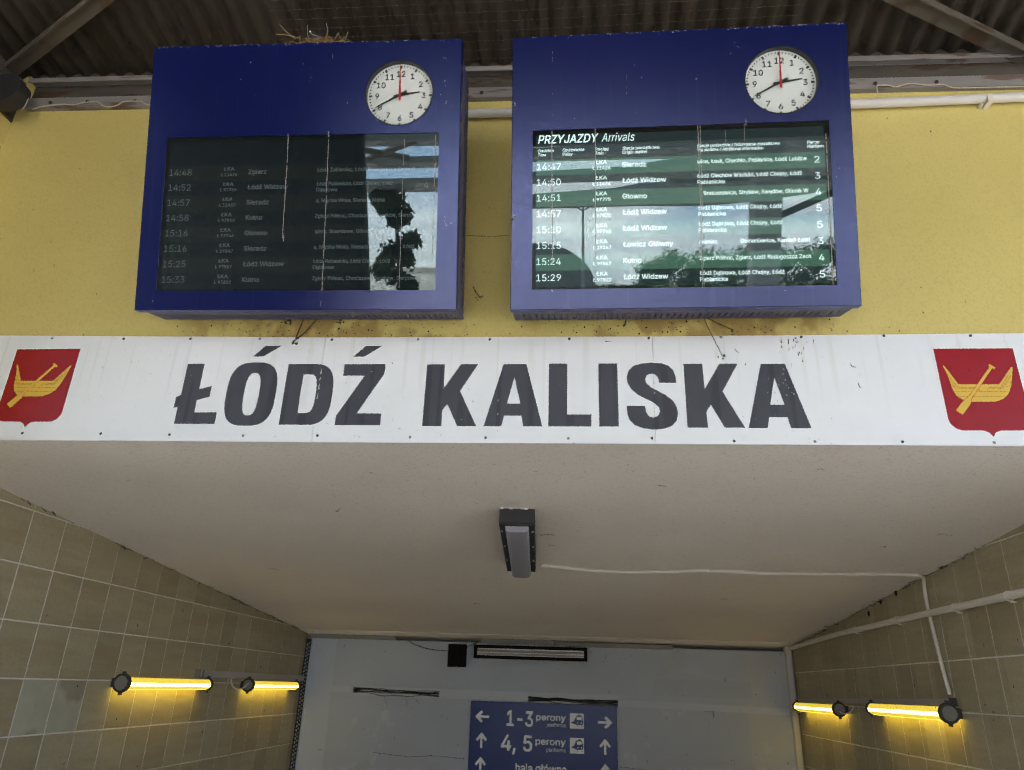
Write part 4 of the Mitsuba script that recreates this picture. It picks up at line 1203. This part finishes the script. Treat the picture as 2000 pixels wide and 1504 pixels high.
rp = thing('wall_conduit', 'long grey white conduit along the top of the right tiled wall', 'conduit')
part(rp, 'tube', mikit.ply(tube([(2.402, YF + 0.02, 2.212), (2.402, 5.5, 2.213), (2.402, 7.3, 2.205), (2.402, YB - 0.05, 2.192 - 0.03)], 0.022, 14), 'pvc_cream', smooth=40))
for y in (4.40, 5.012, 5.924, 6.832, 7.857, 8.60):
    cl_ = lathe([(0.0235, -0.008), (0.029, -0.008), (0.029, 0.008), (0.0235, 0.008), (0.0235, -0.008)], 20)
    cl_.apply_transform(mat4((1, 0, 0), (0, 0, 1), (0, -1, 0), (2.402, y, 2.212 if y < 6 else 2.212 - 0.012 * (y - 6) / 3)))
    part(rp, 'saddle', mikit.ply(cat([cl_, box(2.405, XR, y - 0.007, y + 0.007, 2.176, 2.184)]), 'pvc_cream'))

# ------------------------------------------------------------------ lit tube lamps on the side walls
mat('lamp_shell', (0.55, 0.42, 0.10), 0.3)
LE = 0.6


def tube_lamp(lab, x, side, y0, y1, z, big_near):
    """side: +1 when the wall is on the lamp's left (lamp projects to +x)."""
    k = thing('tube_lamp', lab, 'lamp', 'lit yellow tube lamps on the tiled walls')
    cx = x + side * 0.078
    r = 0.043
    L = y1 - y0
    # translucent yellow shell: lit below and in front, a pale backing on top
    def sector(a0, a1, rr, n=18):
        an = np.linspace(a0, a1, n)
        V, F = [], []
        for yy in (y0 + 0.02, y1 - 0.015):
            V += [(cx + side * rr * math.cos(t), yy, z + rr * math.sin(t)) for t in an]
        for i in range(n - 1):
            f = [(i, i + 1, n + i + 1), (i, n + i + 1, n + i)]
            F += [q[::-1] if side > 0 else q for q in f]
        return trimesh.Trimesh(V, F, process=False)
    part(k, 'glowing_tube', mikit.ply(sector(math.radians(-205), math.radians(62), r), 'lamp_shell', smooth=True, emitter={'type': 'area', 'radiance': rgb((0.076, 0.055, 0.005))}))
    part(k, 'glowing_core', mikit.ply(sector(math.radians(-28), math.radians(6), r + 0.0012, 8), 'lamp_shell', smooth=True, emitter={'type': 'area', 'radiance': rgb((1.25 * LE, 0.92 * LE, 0.15 * LE))}))
    part(k, 'glowing_underside', mikit.ply(sector(math.radians(-150), math.radians(-75), r + 0.0012, 8), 'lamp_shell', smooth=True, emitter={'type': 'area', 'radiance': rgb((1.2 * LE, 0.84 * LE, 0.06 * LE))}))
    top = sector(math.radians(62.5), math.radians(155), r + 0.001)
    part(k, 'back_shell', mikit.ply(top, {'type': 'twosided', 'bsdf': {'type': 'principled', 'base_color': rgb((0.30, 0.26, 0.18)), 'roughness': 0.5}}, smooth=True))
    bands, grime = [], []
    for i in range(int(L / 0.055)):
        yy = y0 + 0.05 + 0.055 * i
        an = np.linspace(math.radians(-75), math.radians(62), 10)
        bands.append(tube([(cx + side * (r + 0.001) * math.cos(t), yy, z + (r + 0.001) * math.sin(t)) for t in an], 0.0011, 4))
    stuff(part(k, 'rib', mikit.ply(cat(bands), 'lamp_shell')))
    for _ in range(60):
        t = math.radians(random.uniform(-75, 60))
        yy = random.uniform(y0 + 0.05, y1 - 0.05)
        b = trimesh.creation.icosphere(subdivisions=0, radius=random.uniform(0.001, 0.0032))
        b.apply_scale((0.5, random.uniform(0.6, 2.0), 1.0))
        b.apply_translation((cx + side * (r + 0.001) * math.cos(t), yy, z + (r + 0.001) * math.sin(t)))
        grime.append(b)
    stuff(part(k, 'grime_speck', mikit.ply(cat(grime), 'twig')))
    for yy, first in ((y0, True), (y1, False)):
        sg = 1 if first else -1
        rb = 0.062 if first else 0.052
        ring_ = lathe([(0.040, 0.034), (rb - 0.004, 0.034), (rb, 0.028), (rb, 0.004), (rb - 0.004, 0.0), (rb - 0.014, 0.0), (rb - 0.014, 0.006), (0, 0.006), (0, 0.012), (0.040, 0.012), (0.040, 0.034)], 32)
        cap_ = lathe([(0, 0.004), (rb - 0.016, 0.002), (rb - 0.0145, 0.0055), (0, 0.0055)], 32)
        for nm, g, b in (('end_ring', ring_, 'lamp_ring'), ('end_cap', cap_, 'cap_steel')):
            g.apply_transform(mat4((1, 0, 0), (0, 0, sg), (0, sg, 0), (cx, yy - sg * 0.01, z)) if sg > 0 else mat4((1, 0, 0), (0, 0, 1), (0, -1, 0), (cx, yy + 0.01, z)))
            part(k, nm, mikit.ply(g, b, smooth=30))
        lug = cat([box(cx - 0.010, cx + 0.010, yy - 0.004, yy + 0.020, z - rb - 0.016, z - rb + 0.004, 0.002), box(cx - 0.010, cx + 0.010, yy - 0.004, yy + 0.020, z + rb - 0.004, z + rb + 0.014, 0.002)])
        part(k, 'clamp_lug', mikit.ply(lug, 'lamp_ring'))
        part(k, 'wall_bracket', mikit.ply(box(min(x, cx - side * 0.03), max(x, cx - side * 0.03), yy + 0.002 * sg, yy + 0.02 * sg if sg > 0 else yy - 0.001, z - 0.03, z + 0.03) if sg > 0 else box(min(x, cx - side * 0.03), max(x, cx - side * 0.03), yy - 0.02, yy - 0.002, z - 0.03, z + 0.03), 'lamp_ring'))
    return k


l1 = tube_lamp('lit yellow tube lamp on the left wall, ending below the start of its tray', XL, 1, 5.215, 6.49, 1.595, True)
l2 = tube_lamp('lit yellow tube lamp at the far end of the left wall, with a cable loop', XL, 1, 7.33, 8.62, 1.595, True)
l3 = tube_lamp('lit yellow tube lamp on the right wall, under the foot of the conduit', XR, -1, 5.265, 6.57, 1.590, True)
l4 = tube_lamp('lit yellow tube lamp at the far end of the right wall beside the white trunking', XR, -1, 7.37, 8.72, 1.566, True)
part(l2, 'cable_loop', mikit.ply(tube(smooth_line([(XL + 0.08, 7.32, 1.61), (XL + 0.09, 7.22, 1.575), (XL + 0.08, 7.12, 1.555), (XL + 0.05, 7.06, 1.58), (XL + 0.03, 7.05, 1.64), (XL + 0.03, 7.10, 1.655)]), 0.006, 8), 'pvc_white', smooth=40))
part(l4, 'cable_loop', mikit.ply(tube(smooth_line([(XR - 0.08, 7.37, 1.55), (XR - 0.09, 7.25, 1.535), (XR - 0.06, 7.15, 1.55), (XR - 0.03, 7.12, 1.60)]), 0.005, 8), 'pvc_white', smooth=40))
trl = thing('cable_tray', 'grey cable tray above the lamps on the left wall', 'cable tray', 'cable trays above the tube lamps')
part(trl, 'cover', mikit.ply(box(XL + 0.001, XL + 0.045, 6.40, YB - 0.055, 1.650, 1.706, 0.003), 'tray_grey'))
part(trl, 'end_bracket', mikit.ply(box(XL + 0.001, XL + 0.05, 6.385, 6.392, 1.645, 1.712), 'cap_steel'))
part(trl, 'strap', mikit.ply(box(XL + 0.0452, XL + 0.049, 6.43, 6.46, 1.648, 1.708), 'cap_steel'))
trr = thing('cable_tray', 'grey cable tray above the lamps on the right wall', 'cable tray', 'cable trays above the tube lamps')
V = [(x, y, zz + dz_) for x in (XR - 0.04, XR - 0.001) for y, zz in ((5.31, 1.640), (YB - 0.075, 1.605)) for dz_ in (0.0, 0.036)]
part(trr, 'cover', mikit.ply(trimesh.convex.convex_hull(np.array(V)), 'tray_grey'))
part(trr, 'end_bracket', mikit.ply(box(XR - 0.045, XR - 0.001, 5.300, 5.309, 1.632, 1.682), 'lamp_ring'))

# ------------------------------------------------------------------ the railway yard behind the viewer, mirrored in the screens and the blue paint
opp = thing('opposite_canopy', 'canopy of the next platform, seen mirrored in the screens', 'canopy')


def blade(pts, z0, z1):
    g = ext(Polygon(pts), z1 - z0)
    g.apply_translation((0, 0, z0))
    return g


for pts, z0 in (([(-26, -13.4), (16, -13.4), (16, -15.6), (4.2, -15.4), (1.5, -14.7), (-2, -14.4), (-26, -14.0)], 7.25), ([(-26, -17.2), (-2, -16.6), (1.5, -16.3), (4.4, -15.5), (16, -15.8), (16, -18.4), (3.6, -18.0), (1.5, -17.8), (-2, -17.7), (-26, -17.9)], 7.15),
                ([(-26, -22.0), (-2, -20.8), (1.5, -20.2), (3.9, -18.2), (16, -18.6), (16, -22.6), (3.2, -22.2), (1.5, -22.2), (-2, -22.3), (-26, -23.4)], 7.1), ([(-26, -28.0), (-2, -26.2), (1.5, -25.0), (3.4, -22.4), (16, -22.8), (12.2, -23.4), (8.2, -29.5), (6.0, -31.0), (3.0, -30.2), (-26, -30.4)], 7.0)):
    part(opp, 'blade', mikit.ply(blade(pts, z0, z0 + 0.22), 'canopy_blade'))
part(opp, 'column', mikit.ply(box(5.55, 6.40, -19.0, -18.2, -0.9, 7.09), 'concrete'))
part(opp, 'column', mikit.ply(box(-16.6, -15.8, -19.0, -18.2, -0.9, 7.09), 'concrete'))
for a, b in (((6.0, -18.6, 5.2), (10.5, -17.2, 7.15)), ((6.0, -18.6, 5.2), (8.0, -27.0, 7.0)), ((-7.2, -17.0, 7.2), (-5.0, -20.2, 7.15)), ((-4.2, -17.0, 7.2), (-6.4, -20.2, 7.15)), ((-5.2, -14.2, 7.3), (-5.9, -17.0, 7.2))):
    part(opp, 'strut', mikit.ply(tube([a, b], 0.11, 8), 'weathered_steel'))
structure('opposite_platform', 'grey platform under the next canopy', 'platform', mikit.ply(box(-60, 60, -28, -15, -0.9, 0.0), 'paving'))


def mast(lab, x, y, h):
    k = thing('light_mast', lab, 'lamp post', 'light masts of the yard')
    part(k, 'pole', mikit.ply(tube([(x, y, -0.9), (x, y, h)], [0.16, 0.08], 8), 'mast_steel'))
    for s in (-1, 1):
        part(k, 'lamp_head', mikit.ply(box(x + s * 0.9 - 0.5, x + s * 0.9 + 0.5, y - 0.35, y + 0.35, h - 0.05, h + 0.35, 0.05), 'mast_steel'))
        part(k, 'arm', mikit.ply(tube([(x, y, h - 0.3), (x + s * 0.7, y, h + 0.1)], 0.06, 6), 'mast_steel'))


mast('twin-headed light mast beyond the tracks, mirrored left in the arrivals screen', 0.3, -52, 9.3)
mast('small far light mast above the trees, mirrored beside the mirrored column', 28.5, -105, 9.4)
mast('far light mast mirrored at the edge of the arrivals screen', 31.0, -80, 8.6)
hall = thing('train_hall', 'long hall with a dark curved roof beyond the tracks', 'building')
an = np.linspace(0, math.pi, 25)
hp = Polygon([(5.6 * math.cos(t), 4.6 * math.sin(t)) for t in an])
g = ext(hp, 40)
g.apply_transform(mat4((1, 0, 0), (0, 0, 1), (0, -1, 0), (-4.0, -62, 2.6)))
part(hall, 'roof', mikit.ply(g, 'hall_roof'))
part(hall, 'wall', mikit.ply(box(-9.2, 1.2, -101, -62.5, -0.9, 2.59), 'hall_wall'))


def tree(lab, x, y, h, w_, col, n, name='yard_tree', lowest=0.25):
    R = np.random.default_rng(int(abs(x * 13 + y * 7)) + 5)
    k = thing(name, lab, 'tree', 'trees along the yard')
    part(k, 'trunk', mikit.ply(tube([(x, y, -0.9), (x + 0.1, y, h * 0.4), (x - 0.05, y, h * 0.8)], [0.03 * h, 0.022 * h, 0.008 * h], 7), 'bark'))
    cl_c = np.stack([R.normal(0, w_ * 0.42, 26), R.normal(0, w_ * 0.42, 26), R.uniform(lowest, 0.97, 26) * h], -1)
    cl_c[:, :2] *= (1.15 - np.abs(cl_c[:, 2:] / h - 0.55) * 1.2)
    idx = R.integers(0, 26, n)
    c = cl_c[idx] + R.normal(0, w_ * 0.13, (n, 3))
    s = R.uniform(0.09, 0.19, n) * max(1.0, h / 7)
    a = R.normal(size=(n, 3))
    a /= np.linalg.norm(a, axis=1, keepdims=True)
    b = np.cross(a, R.normal(size=(n, 3)))
    b /= np.linalg.norm(b, axis=1, keepdims=True)
    c += [x, y, 0]
    V = np.stack([c - a * s[:, None], c + b * s[:, None] * 0.6, c + a * s[:, None], c - b * s[:, None] * 0.6], 1).reshape(-1, 3)
    F = np.arange(n)[:, None] * 4 + np.array([[0, 1, 2, 0, 2, 3]])
    cores = []
    for q in cl_c:
        b_ = trimesh.creation.icosphere(subdivisions=1, radius=w_ * 0.10)
        b_.vertices += R.normal(0, w_ * 0.03, b_.vertices.shape)
        b_.apply_translation(q + [x, y, 0])
        cores.append(b_)
    part(k, 'crown', mikit.ply(cat([trimesh.Trimesh(V, F.reshape(-1, 3), process=False)] + cores), col))


tree('tall dark tree beyond the platform, mirrored in the left screen', -7.5, -30, 7.4, 1.25, 'leaf_dark', 12000, lowest=0.1)
TREES = ['low round tree right of the curved hall roof', 'bushy tree second from the hall', 'broad tree in the middle of the far row', 'full tree just left of the tallest one', 'tallest tree of the far row', 'rounded tree at the right end of the far row', 'tree behind the added blocker, nearer the platform', 'tall tree behind the added blocker, farther off']
for i, (x, y, h, w_) in enumerate(((7.5, -70, 5.6, 4.0), (12.5, -72, 7.2, 4.5), (17.0, -70, 6.6, 4.2), (21.5, -73, 7.0, 4.5), (27.0, -74, 8.6, 5.0), (33.0, -76, 7.6, 5.0), (-26, -48, 6.5, 4.0), (-38, -60, 8.0, 5.0))):
    tree(TREES[i], x, y, h * 0.92, w_, 'leaf', 9000, lowest=0.0)
hedge = thing('yard_undergrowth', 'low green undergrowth beyond the tracks', 'undergrowth', kind='stuff')
R = np.random.default_rng(3)
n = 16000
c = np.stack([R.uniform(-10, 45, n), R.uniform(-66, -62, n), -0.9 + 4.0 * R.uniform(0, 1, n) ** 1.2], -1)
a = R.normal(size=(n, 3))
a /= np.linalg.norm(a, axis=1, keepdims=True)
b = np.cross(a, R.normal(size=(n, 3)))
b /= np.linalg.norm(b, axis=1, keepdims=True)
V = np.stack([c - a * 0.35, c + b * 0.25, c + a * 0.35, c - b * 0.25], 1).reshape(-1, 3)
F = np.arange(n)[:, None] * 4 + np.array([[0, 1, 2, 0, 2, 3]])
scene[hedge] = mikit.ply(trimesh.Trimesh(V, F.reshape(-1, 3), process=False), 'leaf')
for yy, lb in ((-13.6, 'rusty running rail nearest to the paved platform'), (-14.6, 'rusty running rail under the edge of the opposite platform')):
    rl = thing('rail', lb, 'rail', 'rails of the track')
    scene[rl] = mikit.ply(box(-60, 60, yy - 0.035, yy + 0.035, -0.9, -0.75, 0.01), 'rusty_steel')
